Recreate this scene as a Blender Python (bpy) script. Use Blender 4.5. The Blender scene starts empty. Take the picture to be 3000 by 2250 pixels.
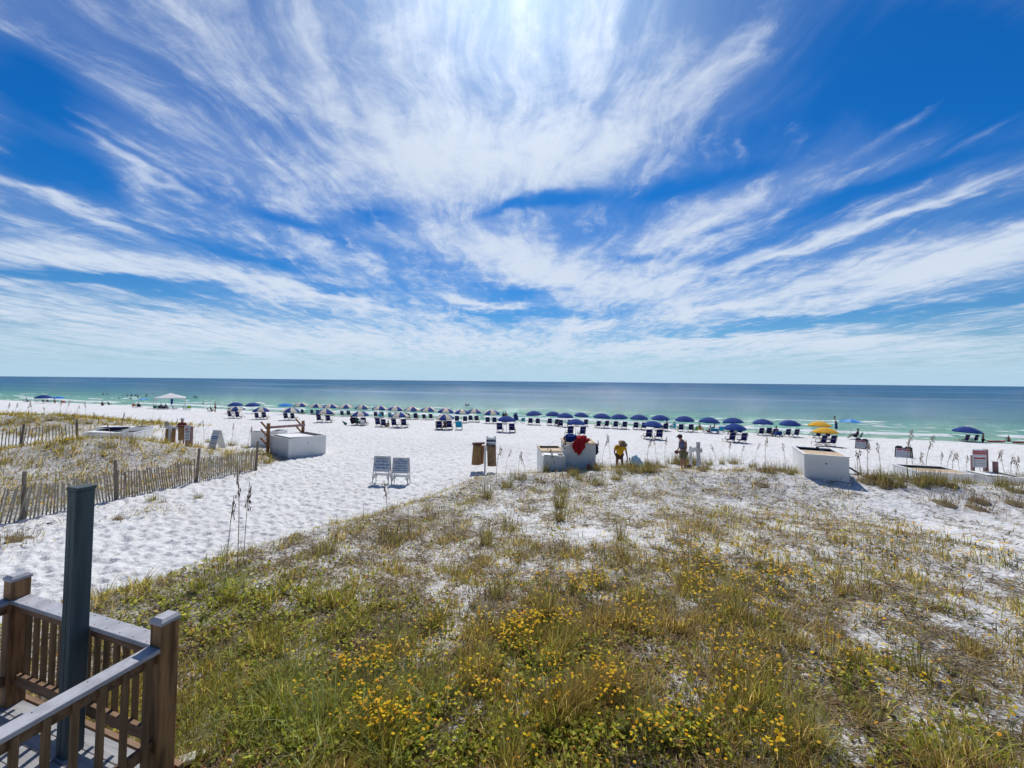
import bpy, bmesh, math, random
import numpy as np
from mathutils import Vector, Matrix
random.seed(7); rng = np.random.default_rng(7)
R = math.radians
S = bpy.context.scene
COL = S.collection

# ------------------------------------------------------------------ camera
CAMZ = 7.3
F = 1127.0                       # focal length in pixels of a 3000 wide picture
cam = bpy.data.cameras.new('camera'); camo = bpy.data.objects.new('camera', cam); COL.objects.link(camo)
cam.sensor_width = 36; cam.lens = 36*F/3000; cam.clip_start = .05; cam.clip_end = 60000
cam.shift_y = -0.01447
M3 = Matrix.Rotation(R(90+1.8), 3, 'X') @ Matrix.Rotation(R(0.573), 3, 'Z')
camo.matrix_world = Matrix.Translation((0, 0, CAMZ)) @ M3.to_4x4()
S.camera = camo
MT = np.array(M3.transposed()); MM = np.array(M3)
def proj(x, y, z):
    d = np.stack([np.asarray(x, float), np.asarray(y, float), np.asarray(z, float)-CAMZ], -1) @ MT.T
    w = -d[..., 2]; w = np.where(w < .05, .05, w)
    return 1500+F*d[..., 0]/w, 1125-43.4-F*d[..., 1]/w
def ray(px, py):
    v = MM @ np.array([(px-1500)/F, (1125-43.4-py)/F, -1.0]); return v/v[1]

# ------------------------------------------------------------------ noise
def _h(ix, iy, s):
    v = np.sin(ix*127.1+iy*311.7+s*74.7)*43758.5453
    return v-np.floor(v)
def vnoise(x, y, s=0.):
    ix = np.floor(x); iy = np.floor(y); fx = x-ix; fy = y-iy
    fx = fx*fx*(3-2*fx); fy = fy*fy*(3-2*fy)
    a = _h(ix, iy, s); b = _h(ix+1, iy, s); c = _h(ix, iy+1, s); d = _h(ix+1, iy+1, s)
    return (a*(1-fx)+b*fx)*(1-fy)+(c*(1-fx)+d*fx)*fy
def fbm(x, y, s=0., o=4):
    t = 0; a = .5; n = 0
    for k in range(o):
        t = t+a*vnoise(x*2**k, y*2**k, s+k*3.1); n += a; a *= .5
    return t/n
def cells(x, y, s=0.):
    ix = np.floor(x); iy = np.floor(y); best = np.full(np.shape(x), 9.)
    for i in (-1, 0, 1):
        for j in (-1, 0, 1):
            cx = ix+i+_h(ix+i, iy+j, s); cy = iy+j+_h(ix+i, iy+j, s+5)
            best = np.minimum(best, (x-cx)**2+(y-cy)**2)
    return np.sqrt(best)
def sst(t): t = np.clip(t, 0, 1); return t*t*(3-2*t)

# ------------------------------------------------------------------ the lie of the land (metres; sea level 0)
SHX = [-2500, -600, -154, -110, -68, -38, -13, 17, 31, 54, 150, 600, 2500]
SHY = [900, 260, 116, 103, 90, 78, 73, 65, 58, 51, 22, -110, -600]
EX = [-60, -30, -14, -8.6, -6.4, -4.7, -3, -1.2, 1.5, 6, 12, 20, 40, 80]
EY = [-40, -10, 1, 7.8, 10.4, 13.4, 16.2, 18.8, 20, 20.6, 20.4, 18.2, 20.5, 27]
FY = [-10, 10.5, 12.6, 14.7, 17.5, 20, 22, 40]
FX = [-18, -16.4, -15.7, -15.0, -14.2, -13.4, -13, -13]
def shore(x): return np.interp(x, SHX, SHY)
def Hbase(x, y):
    x = np.asarray(x, float); y = np.asarray(y, float)
    d = shore(x)-y
    b = np.interp(d, [-400, -60, -10, 0, 4, 9, 22, 38, 60, 400], [-9, -3, -.6, 0, .45, .75, 1.5, 2.35, 2.7, 3.0])
    e = np.interp(x, EX, EY)-y
    m = sst(e/3.5)
    b = b+m*.72
    b = b+m*.35*(fbm(x*.22+3, y*.22, 2., 3)-.5)*2*sst(e/3)
    b = b+m*.22*np.exp(-((y-17.0)/2.6)**2)*(.5+fbm(x*.3, y*.1, 9., 2))
    b = b+m*.55*np.exp(-((x-1.5)/4.5)**2-((y-4.8)/3.5)**2)
    b = b-m*.45*np.exp(-((x-15)/5)**2-((y-12)/2.6)**2)
    b = b+m*.18*np.exp(-((x-24)/8)**2-((y-15.3)/1.5)**2)+m*.16*np.exp(-((x-6)/5)**2-((y-17.2)/1.4)**2)
    b = b+1.25*np.exp(-((x+23)/5.5)**2-((y-21.5)/3.2)**2)*sst((np.interp(y, FY, FX)-x)/2.5+.1)
    b = b+.7*np.exp(-((x+27)/5.5)**2-((y-14.5)/4)**2)*sst((np.interp(y, FY, FX)-x)/3)
    b = b+1.25*np.exp(-((x+46)/11)**2-((y-36)/4.5)**2)
    return b
def duneM(x, y):            # 1 on the main vegetated dune
    return sst((np.interp(x, EX, EY)-y+(fbm(x*.7, y*.7, 4., 3)-.5)*2.4)/1.3)
def duneL(x, y):            # 1 on the fenced dune at the left
    x = np.asarray(x, float)
    a = sst((np.interp(y, FY, FX)-x+.2)/.8)*sst((25.5-y+(fbm(x*.5, y*.5, 6., 2)-.5)*3)/1.5)*sst((y-9)/1.5)*sst((x+60)/8)
    b = np.exp(-((x+48)/15)**4-((y-36)/6)**4)
    return np.clip(a+sst(b*1.6), 0, 1)
def H(x, y):
    x = np.asarray(x, float); y = np.asarray(y, float)
    b = Hbase(x, y)
    d = shore(x)-y
    dm = np.clip(duneM(x, y)+duneL(x, y), 0, 1)
    wx = x+.25*fbm(x*1.7, y*1.7, 1., 2); wy = y+.25*fbm(x*1.7, y*1.7, 8., 2)
    c1 = cells(wx*2.3, wy*3.0, 1.); c2 = cells(wx*3.7+9, wy*4.3, 3.)
    foot = -.085*(1-sst(c1/.5))-.045*(1-sst(c2/.5))+.05*(fbm(x*1.3, y*1.3, 5., 3)-.5)
    b = b+foot*(1-.75*dm)*sst((d-1)/5)
    b = b+dm*.05*(fbm(x*2.5, y*2.5, 7., 3)-.5)
    return b
def Hs(x, y): return float(H(np.array([x]), np.array([y]))[0])
def ground(px, py):          # where the sight line through a photo point meets the ground
    v = ray(px, py); t = 2.0
    ts = np.geomspace(2, 400, 1500); z = CAMZ+v[2]*ts; g = Hbase(v[0]*ts, ts)
    k = int(np.argmax(z < g)); t0, t1 = ts[max(k-1, 0)], ts[k]
    for _ in range(20):
        t = (t0+t1)/2
        if CAMZ+v[2]*t < float(Hbase(v[0]*t, t)): t1 = t
        else: t0 = t
    return Vector((v[0]*t, t, Hs(v[0]*t, t)))
def at(px, Y, dz=0.):        # a place on the ground at depth Y, seen in direction px
    hy = 1102+px*.01; v = ray(px, hy+60); x = v[0]*Y
    return Vector((x, Y, Hs(x, Y)+dz))

# ------------------------------------------------------------------ bookkeeping
def tag(o, label=None, cat=None, group=None, kind=None):
    if label: o['label'] = label
    if cat: o['category'] = cat
    if group: o['group'] = group
    if kind: o['kind'] = kind
    return o
def thing(name, label, cat, loc=(0, 0, 0), rz=0., group=None):
    o = bpy.data.objects.new(name, None); COL.objects.link(o); o.empty_display_size = .1
    o.location = loc; o.rotation_euler = (0, 0, rz)
    return tag(o, label, cat, group)
KIDS = {}
def link(o, parent=None):
    COL.objects.link(o)
    if parent: o.parent = parent; KIDS.setdefault(parent.name, []).append(o)
    return o
def copy_tree(o, parent=None):
    c = o.copy(); link(c, parent)
    for ch in KIDS.get(o.name, []): copy_tree(ch, c)
    return c

class MB:
    def __init__(s): s.v = []; s.f = []; s.m = []
    def add(s, vs, fs, mi=0):
        n = len(s.v); s.v += [tuple(v) for v in vs]; s.f += [tuple(i+n for i in f) for f in fs]; s.m += [mi]*len(fs); return s
    def box(s, c, d, rot=None, mi=0):
        c = Vector(c); q = [Vector((x*d[0]/2, y*d[1]/2, z*d[2]/2)) for z in (-1, 1) for y in (-1, 1) for x in (-1, 1)]
        if rot is not None: q = [rot @ p for p in q]
        return s.add([c+p for p in q], [(0, 2, 3, 1), (4, 5, 7, 6), (0, 1, 5, 4), (2, 6, 7, 3), (0, 4, 6, 2), (1, 3, 7, 5)], mi)
    def bar(s, a, b, w, h=None, up=(0, 0, 1), mi=0):
        a = Vector(a); b = Vector(b); h = h or w; t = (b-a); L = t.length; t.normalize()
        u = Vector(up); sx = t.cross(u)
        if sx.length < 1e-4: sx = Vector((1, 0, 0))
        sx.normalize(); sz = sx.cross(t)
        return s.box((a+b)/2, (w, L, h), Matrix((sx, t, sz)).transposed(), mi)
    def tube(s, a, b, r0, r1=None, n=8, mi=0, cap=True):
        a = Vector(a); b = Vector(b); r1 = r0 if r1 is None else r1; t = (b-a).normalized()
        u = t.orthogonal().normalized(); w = t.cross(u)
        vs = [p+(u*math.cos(k*2*math.pi/n)+w*math.sin(k*2*math.pi/n))*r for p, r in ((a, r0), (b, r1)) for k in range(n)]
        fs = [(k, (k+1) % n, n+(k+1) % n, n+k) for k in range(n)]
        if cap: fs += [tuple(range(n))[::-1], tuple(range(n, 2*n))]
        return s.add(vs, fs, mi)
    def path(s, pts, rs, n=6, mi=0):
        for i in range(len(pts)-1): s.tube(pts[i], pts[i+1], rs[i], rs[i+1], n, mi)
        return s
    def ball(s, c, r, n=8, m=6, mi=0, rot=None):
        c = Vector(c); r = Vector(r if hasattr(r, '__len__') else (r, r, r)); vs = []
        for j in range(m+1):
            for k in range(n):
                th = math.pi*j/m; ph = 2*math.pi*k/n
                p = Vector((r.x*math.sin(th)*math.cos(ph), r.y*math.sin(th)*math.sin(ph), r.z*math.cos(th)))
                vs.append(c+(rot @ p if rot else p))
        fs = [(j*n+k, (j+1)*n+k, (j+1)*n+(k+1) % n, j*n+(k+1) % n) for j in range(m) for k in range(n)]
        return s.add(vs, fs, mi)
    def build(s, name, mats, parent=None, smooth=False, bevel=0.):
        me = bpy.data.meshes.new(name); me.from_pydata(s.v, [], s.f)
        if not isinstance(mats, (list, tuple)): mats = [mats]
        for m in mats: me.materials.append(m)
        if len(mats) > 1: me.polygons.foreach_set('material_index', s.m)
        bm = bmesh.new(); bm.from_mesh(me)
        if bevel: bmesh.ops.bevel(bm, geom=bm.edges[:], offset=bevel, segments=1, affect='EDGES', clamp_overlap=True)
        bmesh.ops.recalc_face_normals(bm, faces=bm.faces); bm.to_mesh(me); bm.free()
        if smooth: me.polygons.foreach_set('use_smooth', [True]*len(me.polygons))
        o = bpy.data.objects.new(name, me); link(o, parent)
        return o

# ------------------------------------------------------------------ materials
def nodes(m):
    m.use_nodes = True; nt = m.node_tree; nt.nodes.clear(); return nt
class G:
    """small node graph writer"""
    def __init__(s, nt): s.nt = nt
    def n(s, t, **k):
        o = s.nt.nodes.new(t)
        for a, b in k.items(): setattr(o, a, b)
        return o
    def put(s, sock, v):
        if isinstance(v, bpy.types.NodeSocket): s.nt.links.new(v, sock)
        else: sock.default_value = v
    def math(s, op, a, b=0., c=None, clamp=False):
        o = s.n('ShaderNodeMath', operation=op, use_clamp=clamp); s.put(o.inputs[0], a); s.put(o.inputs[1], b)
        if c is not None: s.put(o.inputs[2], c)
        return o.outputs[0]
    def vec(s, op, a, b=None, scale=None):
        o = s.n('ShaderNodeVectorMath', operation=op); s.put(o.inputs[0], a)
        if b is not None: s.put(o.inputs[1], b)
        if scale is not None: s.put(o.inputs[3], scale)
        return o.outputs['Value'] if op in ('LENGTH', 'DOT_PRODUCT', 'DISTANCE') else o.outputs[0]
    def comb(s, x, y, z):
        o = s.n('ShaderNodeCombineXYZ')
        for i, v in enumerate((x, y, z)): s.put(o.inputs[i], v)
        return o.outputs[0]
    def noise(s, v, sc=1., det=3., rough=.5, dist=0., col=False):
        o = s.n('ShaderNodeTexNoise'); s.put(o.inputs['Vector'], v); s.put(o.inputs['Scale'], sc)
        o.inputs['Detail'].default_value = det; o.inputs['Roughness'].default_value = rough; o.inputs['Distortion'].default_value = dist
        return o.outputs['Color' if col else 'Fac']
    def mix(s, f, a, b, bt='MIX'):
        o = s.n('ShaderNodeMix', data_type='RGBA', blend_type=bt)
        s.put(o.inputs[0], f)
        for i, v in ((6, a), (7, b)):
            if not isinstance(v, bpy.types.NodeSocket) and len(v) == 3: v = (*v, 1)
            s.put(o.inputs[i], v)
        return o.outputs[2]
    def rng(s, v, a, b, c=0., d=1., smooth=True):
        o = s.n('ShaderNodeMapRange', interpolation_type='SMOOTHSTEP' if smooth else 'LINEAR')
        for i, q in enumerate((v, a, b, c, d)): s.put(o.inputs[i], q)
        return o.outputs[0]
def pm(name, col, rough=.7, var=.18, scale=9., bump=.0, col2=None, stretch=(1, 1, 1), spec=.3, trans=0., metal=0.):
    m = bpy.data.materials.new(name); nt = nodes(m); g = G(nt)
    tc = g.n('ShaderNodeTexCoord'); mp = g.n('ShaderNodeMapping'); nt.links.new(tc.outputs['Object'], mp.inputs[0]); mp.inputs['Scale'].default_value = stretch
    f = g.noise(mp.outputs[0], scale, 5, .6)
    c2 = col2 or tuple(min(1, c*(1-2.2*var)) for c in col)
    c = g.mix(g.rng(f, .35, .7), col, c2)
    p = g.n('ShaderNodeBsdfPrincipled'); g.put(p.inputs['Base Color'], c); p.inputs['Roughness'].default_value = rough
    p.inputs['Specular IOR Level'].default_value = spec; p.inputs['Metallic'].default_value = metal
    if bump:
        b = g.n('ShaderNodeBump'); g.put(b.inputs['Height'], f); b.inputs['Strength'].default_value = bump; b.inputs['Distance'].default_value = .02
        nt.links.new(b.outputs[0], p.inputs['Normal'])
    out = g.n('ShaderNodeOutputMaterial'); sh = p.outputs[0]
    if trans:
        t = g.n('ShaderNodeBsdfTranslucent'); g.put(t.inputs[0], c); mx = g.n('ShaderNodeMixShader'); mx.inputs[0].default_value = trans
        nt.links.new(p.outputs[0], mx.inputs[1]); nt.links.new(t.outputs[0], mx.inputs[2]); sh = mx.outputs[0]
    nt.links.new(sh, out.inputs[0])
    return m
def wood(name, c1, c2, along='Z', sc=14., rough=.75):
    st = {'X': (.09, 1, 1), 'Y': (1, .09, 1), 'Z': (1, 1, .09)}[along]
    return pm(name, c1, rough, 0, sc, .5, c2, st)
def cloth(name, col, trans=.25, rough=.85): return pm(name, col, rough, .1, 6., .15, trans=trans, spec=.15)

MAT = dict(
 navy=cloth('navy canvas', (.016, .055, .25), .1), cream=cloth('cream canvas', (.74, .66, .52), .15),
 lblue=cloth('light blue canvas', (.03, .25, .75), .3), pblue=cloth('pale blue canvas', (.25, .5, .85), .3),
 yellow=cloth('yellow canvas', (.85, .46, .05), .2), sling=cloth('navy sling', (.012, .02, .13), .1),
 print=pm('pale print', (.55, .58, .68), .8), chairwood=pm('chair timber', (.42, .29, .16), .6, .2, 6.),
 pole=pm('pale pole', (.62, .58, .5), .5), teal=cloth('teal cloth', (.02, .32, .38), .15), lime=cloth('lime cloth', (.3, .6, .05), .15),
 cyan=cloth('cyan cloth', (.03, .42, .65), .15), green=cloth('green cloth', (.03, .2, .13), .1), purple=cloth('lilac cloth', (.3, .25, .6), .15),
 orange=cloth('orange cloth', (.7, .16, .05), .1), red=cloth('red cloth', (.5, .02, .03), .2), dkred=cloth('maroon cloth', (.15, .02, .05), .05),
 white=pm('white painted board', (.84, .82, .77), .5, .03, 1.6, .03), greyw=pm('weathered white plastic', (.66, .65, .63), .5, .1, 4.),
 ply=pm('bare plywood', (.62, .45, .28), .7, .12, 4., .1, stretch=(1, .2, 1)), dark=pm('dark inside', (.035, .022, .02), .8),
 post=wood('treated timber', (.33, .19, .09), (.14, .08, .04)), orangepost=wood('cedar timber', (.42, .2, .08), (.25, .12, .05)),
 burl=pm('brown sacking', (.33, .19, .08), .85, .16, 14., .5, stretch=(1, 1, .3)), burl2=pm('faded brown sacking', (.28, .18, .1), .85, .2, 10., .5),
 belt=pm('dark red strap', (.12, .02, .015), .5), band=pm('navy band', (.02, .02, .12), .5),
 skin=pm('sunburnt skin', (.42, .2, .13), .55, .1, 8.), skin2=pm('tanned skin', (.28, .13, .08), .55, .1, 8.), hair=pm('dark hair', (.03, .02, .015), .6),
 straw=pm('straw hat', (.36, .26, .15), .8, .2, 30., .3), capred=pm('maroon cap', (.1, .02, .05), .7), capw=pm('white cap', (.7, .7, .68), .7),
 yshirt=cloth('yellow shirt', (1., .58, .03), .3), greyshirt=cloth('blue grey vest', (.16, .18, .27), .05), shorts=cloth('brown shorts', (.13, .07, .05), .05),
 gshorts=cloth('grey green shorts', (.2, .2, .12), .05), rshirt=cloth('dark red shirt', (.27, .05, .05), .05), dk=cloth('dark cloth', (.02, .022, .04), .05),
 blk=pm('black plastic', (.012, .012, .014), .45), signw=pm('sign face white', (.82, .84, .86), .45, .03, trans=.35), signred=pm('sign red', (.55, .03, .05), .45, .05),
 ink=pm('black ink', (.03, .03, .05), .6), inkblue=pm('blue ink', (.03, .17, .42), .5, .05), inkgrey=pm('grey ink', (.25, .27, .3), .6),
 slat=wood('grey slat', (.42, .37, .29), (.26, .22, .17)), slat2=wood('brown slat', (.36, .29, .21), (.2, .15, .11)), fpost=wood('fence post', (.27, .22, .16), (.14, .11, .08)),
 wire=pm('wire', (.2, .19, .18), .4, metal=.8), blueboard=pm('pink boards', (.5, .3, .28), .7),
 bag=pm('light blue film', (.58, .80, .92), .35, .15, 5., .4, trans=.4), rpost=wood('reddish post', (.38, .22, .2), (.22, .12, .11)),
 tent=pm('white tent cloth', (.78, .78, .78), .8, .05, trans=.3), metal=pm('grey tube', (.5, .5, .52), .35, metal=.6), kayak=pm('red hull', (.5, .07, .04), .4),
)

# ------------------------------------------------------------------ mesh from arrays
def np_mesh(name, V, Fq, mat, cols=None, smooth=False, nv=4):
    me = bpy.data.meshes.new(name); V = np.asarray(V, np.float32); Fq = np.asarray(Fq, np.int32)
    me.vertices.add(len(V)); me.vertices.foreach_set('co', V.ravel())
    nf = len(Fq); me.loops.add(nf*nv); me.loops.foreach_set('vertex_index', Fq.ravel())
    me.polygons.add(nf); me.polygons.foreach_set('loop_start', np.arange(nf, dtype=np.int32)*nv)
    try: me.polygons.foreach_set('loop_total', np.full(nf, nv, np.int32))
    except Exception: pass
    if smooth: me.polygons.foreach_set('use_smooth', np.ones(nf, bool))
    me.materials.append(mat)
    if cols is not None:
        a = me.attributes.new('tint', 'FLOAT_COLOR', 'POINT'); c = np.ones((len(V), 4), np.float32); c[:, :3] = cols; a.data.foreach_set('color', c.ravel())
    me.update(calc_edges=True); me.validate()
    o = bpy.data.objects.new(name, me); COL.objects.link(o); return o
#@@SETTING
# ------------------------------------------------------------------ plant cover, drawn over the ground
# ellipses in a 2212 wide copy of the photo: x, y, rx, ry, tilt (deg, clockwise down), weight
SAND = [(1500,1640,60,22,0,.45),(1250,1440,50,18,0,.4),(980,1460,50,18,0,.35),(1900,1600,70,25,0,.45),(1420,1500,50,14,0,.35),(700,1400,50,14,0,.3),(1620,1250,40,14,0,.4),(1800,1340,60,14,8,.35),(2080,1300,70,16,15,.4),(1330,1150,180,34,8,.95),(1090,1090,60,30,0,.25),(1960,1085,240,40,14,.8),(2090,1130,200,45,16,.7),(2170,1210,90,70,20,.55),(1230,1225,110,30,10,.5),(1050,1295,70,28,5,.7),(760,1232,110,14,-16,.6),
 (1730,1365,90,20,8,.55),(1890,1400,120,25,12,.5),(1160,1290,60,20,0,.4),(2160,1320,80,60,20,.45),(620,1212,90,14,-12,.5),(950,1605,60,40,30,.55),(1650,1632,90,20,0,.5),(440,1600,60,50,0,.6),
 (1040,1200,60,18,0,.4),(1330,1290,50,18,0,.35),(1700,1160,90,20,10,.5),(1830,1220,120,20,16,.45),(1180,1130,60,20,0,.35),(1520,1300,50,20,0,.3),(1780,1500,70,25,0,.35),(2000,1560,60,30,0,.35),
 (1430,1075,120,14,6,.45),(1600,1100,120,16,8,.35),(1960,1030,100,16,4,.25),(1350,1430,60,20,0,.25),(820,1330,50,22,0,.35),(2100,1450,90,30,20,.4),(1560,1420,60,16,0,.3),(900,1230,80,16,0,.3)]
LUSH = [(420,1290,220,50,-8,.9),(620,1340,260,90,0,.6),(600,1560,300,110,0,.8),(850,1600,220,80,0,.7),(1140,1430,170,50,0,.6),(1240,1600,220,60,0,.6),(1830,1480,160,50,0,.5),(1500,1560,160,60,0,.55),(2050,1620,160,60,0,.6),(1130,1380,120,40,0,.4)]
FLOW = [(750,1470,95,22,-4,1.),(700,1540,70,26,10,.9),(820,1590,60,30,0,1.),(660,1480,50,20,0,.8),(1070,1365,150,30,0,.8),(1210,1300,110,30,0,.55),(1080,1415,70,20,0,.6),(1450,1270,260,55,5,.38),(1720,1265,240,60,10,.42),(1640,1220,140,25,5,.4),
 (1260,1495,80,45,20,.5),(1600,1440,150,50,0,.2),(2150,1215,60,24,15,1.3),(1790,1080,50,20,25,1.3),(1700,1050,60,14,20,.7),(1340,1370,120,40,0,.3),(1970,1330,150,45,15,.5),(2150,1395,70,30,0,.6),(1430,1600,60,40,0,.25),(1690,1620,30,20,0,.5),(2010,1180,100,25,12,.5),(1880,1180,130,30,12,.45),
 (1560,1200,300,30,8,.3),(900,1500,160,80,0,.12),(1300,1560,400,100,0,.12),(1900,1450,250,120,0,.15)]
def blobs(L, px, py):
    x = px*.73733; y = py*.73733; t = 0
    for cx, cy, rx, ry, a, w in L:
        c, s = math.cos(R(a)), math.sin(R(a)); dx = x-cx; dy = y-cy
        u = (dx*c+dy*s)/rx; v = (-dx*s+dy*c)/ry
        t = t+w*np.exp(-(u*u+v*v))
    return t
# timber landing under the camera's left; plants keep off it
P1 = Vector((-2.98, 3.4, 0)); U = Vector((-.954, .299, 0)).normalized(); W = Vector((.299, .954, 0)).normalized()
def indeck(x, y):
    dx = x-P1.x; dy = y-P1.y; u = dx*U.x+dy*U.y; w = dx*W.x+dy*W.y
    return (u > -.12) & (w < .12)
def cover(x, y):
    """0..1 plant cover, 0..1 lushness, flower weight"""
    z = Hbase(x, y); px, py = proj(x, y, z)
    px = px+90*(fbm(x*.9, y*.9, 81., 4)-.5)*2; py = py+60*(fbm(x*.9, y*.9, 83., 4)-.5)*2
    m = duneM(x, y); l = duneL(x, y)
    far = sst((y-9)/8)
    c = m*(.9-.12*far)-m*blobs(SAND, px, py)*(1.1)
    c = c+m*.55*(fbm(x*1.3, y*1.3, 11., 4)-.5)*(1+far)
    c = np.maximum(c, l*(1.1+1.3*(fbm(x*.8, y*.8, 12., 4)-.55)))
    near = np.exp(-((x+15.2)/1.8)**2-((y-11)/3.5)**2)*.38+np.exp(-((x+12.6)/1.0)**2-((y-13.6)/.8)**2)*.45+np.exp(-((x+13.6)/.9)**2-((y-18.7)/.8)**2)*.5
    c = np.maximum(c, near*(.4+1.2*fbm(x*1.6, y*1.6, 13., 3)))
    c = np.where(indeck(x, y), 0, c)
    lu = blobs(LUSH, px, py)*m
    fl = blobs(FLOW, px, py)*m+l*1.1*sst((fbm(x*.5, y*.5, 15., 2)-.42)*5)*(y < 30)+l*(y > 30)*.25
    return np.clip(c, 0, 1), np.clip(lu, 0, 1), fl

# ------------------------------------------------------------------ ground sheet
def build_sand():
    a = np.concatenate([np.linspace(-180, -64, 40)[:-1], np.linspace(-64, 64, 1000), np.linspace(64, 180, 40)[1:]])
    r = np.concatenate([[0.], np.geomspace(1.0, 130, 780), np.geomspace(130, 3000, 60)[1:]])
    A, RR = np.meshgrid(np.radians(a), r); x = np.sin(A)*RR; y = np.cos(A)*RR
    z = H(x, y)
    # the sea bed falls away; far inland the land stays level
    V = np.stack([x, y, z], -1).reshape(-1, 3); n = len(a); i = np.arange(len(r)-1)[:, None]*n+np.arange(n-1)[None]
    Fq = np.stack([i, i+1, i+n+1, i+n], -1).reshape(-1, 4)[:, ::-1]
    c, lu, fl = cover(V[:, 0], V[:, 1]); d = shore(V[:, 0])-V[:, 1]
    wet = 1-sst((d-.3)/2.2)
    cols = np.stack([c, lu, wet], -1)
    m = bpy.data.materials.new('white quartz sand'); nt = nodes(m); g = G(nt)
    tc = g.n('ShaderNodeTexCoord').outputs['Object']; at_ = g.n('ShaderNodeAttribute', attribute_name='tint')
    sp = g.n('ShaderNodeSeparateColor'); nt.links.new(at_.outputs['Color'], sp.inputs[0])
    n1 = g.noise(tc, 3., 5, .6); n2 = g.noise(tc, 26., 5, .75); n3 = g.noise(tc, 90., 3, .7)
    base = g.mix(g.rng(n1, .3, .7), (.74, .73, .71), (.66, .65, .63))
    n4 = g.noise(tc, .22, 5, .65); base = g.mix(g.rng(n4, .42, .62, 0, .55), base, (.64, .615, .585))
    lit = g.rng(n2, g.math('SUBTRACT', .66, g.math('MULTIPLY', sp.outputs[0], .22)), g.math('SUBTRACT', .74, g.math('MULTIPLY', sp.outputs[0], .14)))
    lit = g.math('MULTIPLY', lit, g.rng(sp.outputs[0], .02, .25))
    base = g.mix(lit, base, g.mix(n3, (.2, .14, .09), (.1, .08, .045)))
    base = g.mix(g.math('MULTIPLY', g.rng(sp.outputs[0], .7, 1.1), g.math('ADD', g.math('MULTIPLY', sp.outputs[1], .5), .1)), base, g.mix(n2, (.28, .24, .11), (.12, .1, .05)))
    base = g.mix(g.math('MULTIPLY', sp.outputs[2], .75), base, (.5, .49, .42))
    p = g.n('ShaderNodeBsdfPrincipled'); g.put(p.inputs['Base Color'], base); g.put(p.inputs['Roughness'], g.rng(sp.outputs[2], .5, 1, .9, .35)); p.inputs['Specular IOR Level'].default_value = .25
    b = g.n('ShaderNodeBump'); g.put(b.inputs['Height'], g.math('ADD', g.math('ADD', g.noise(tc, 5., 4, .55), g.math('MULTIPLY', n2, .25)), g.math('MULTIPLY', g.noise(tc, 1.8, 3, .6), 1.6))); b.inputs['Strength'].default_value = .7; b.inputs['Distance'].default_value = .13
    nt.links.new(b.outputs[0], p.inputs['Normal']); o = g.n('ShaderNodeOutputMaterial'); nt.links.new(p.outputs[0], o.inputs[0])
    return tag(np_mesh('beach_sand', V, Fq, m, cols, True), kind='structure')
build_sand()

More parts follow.
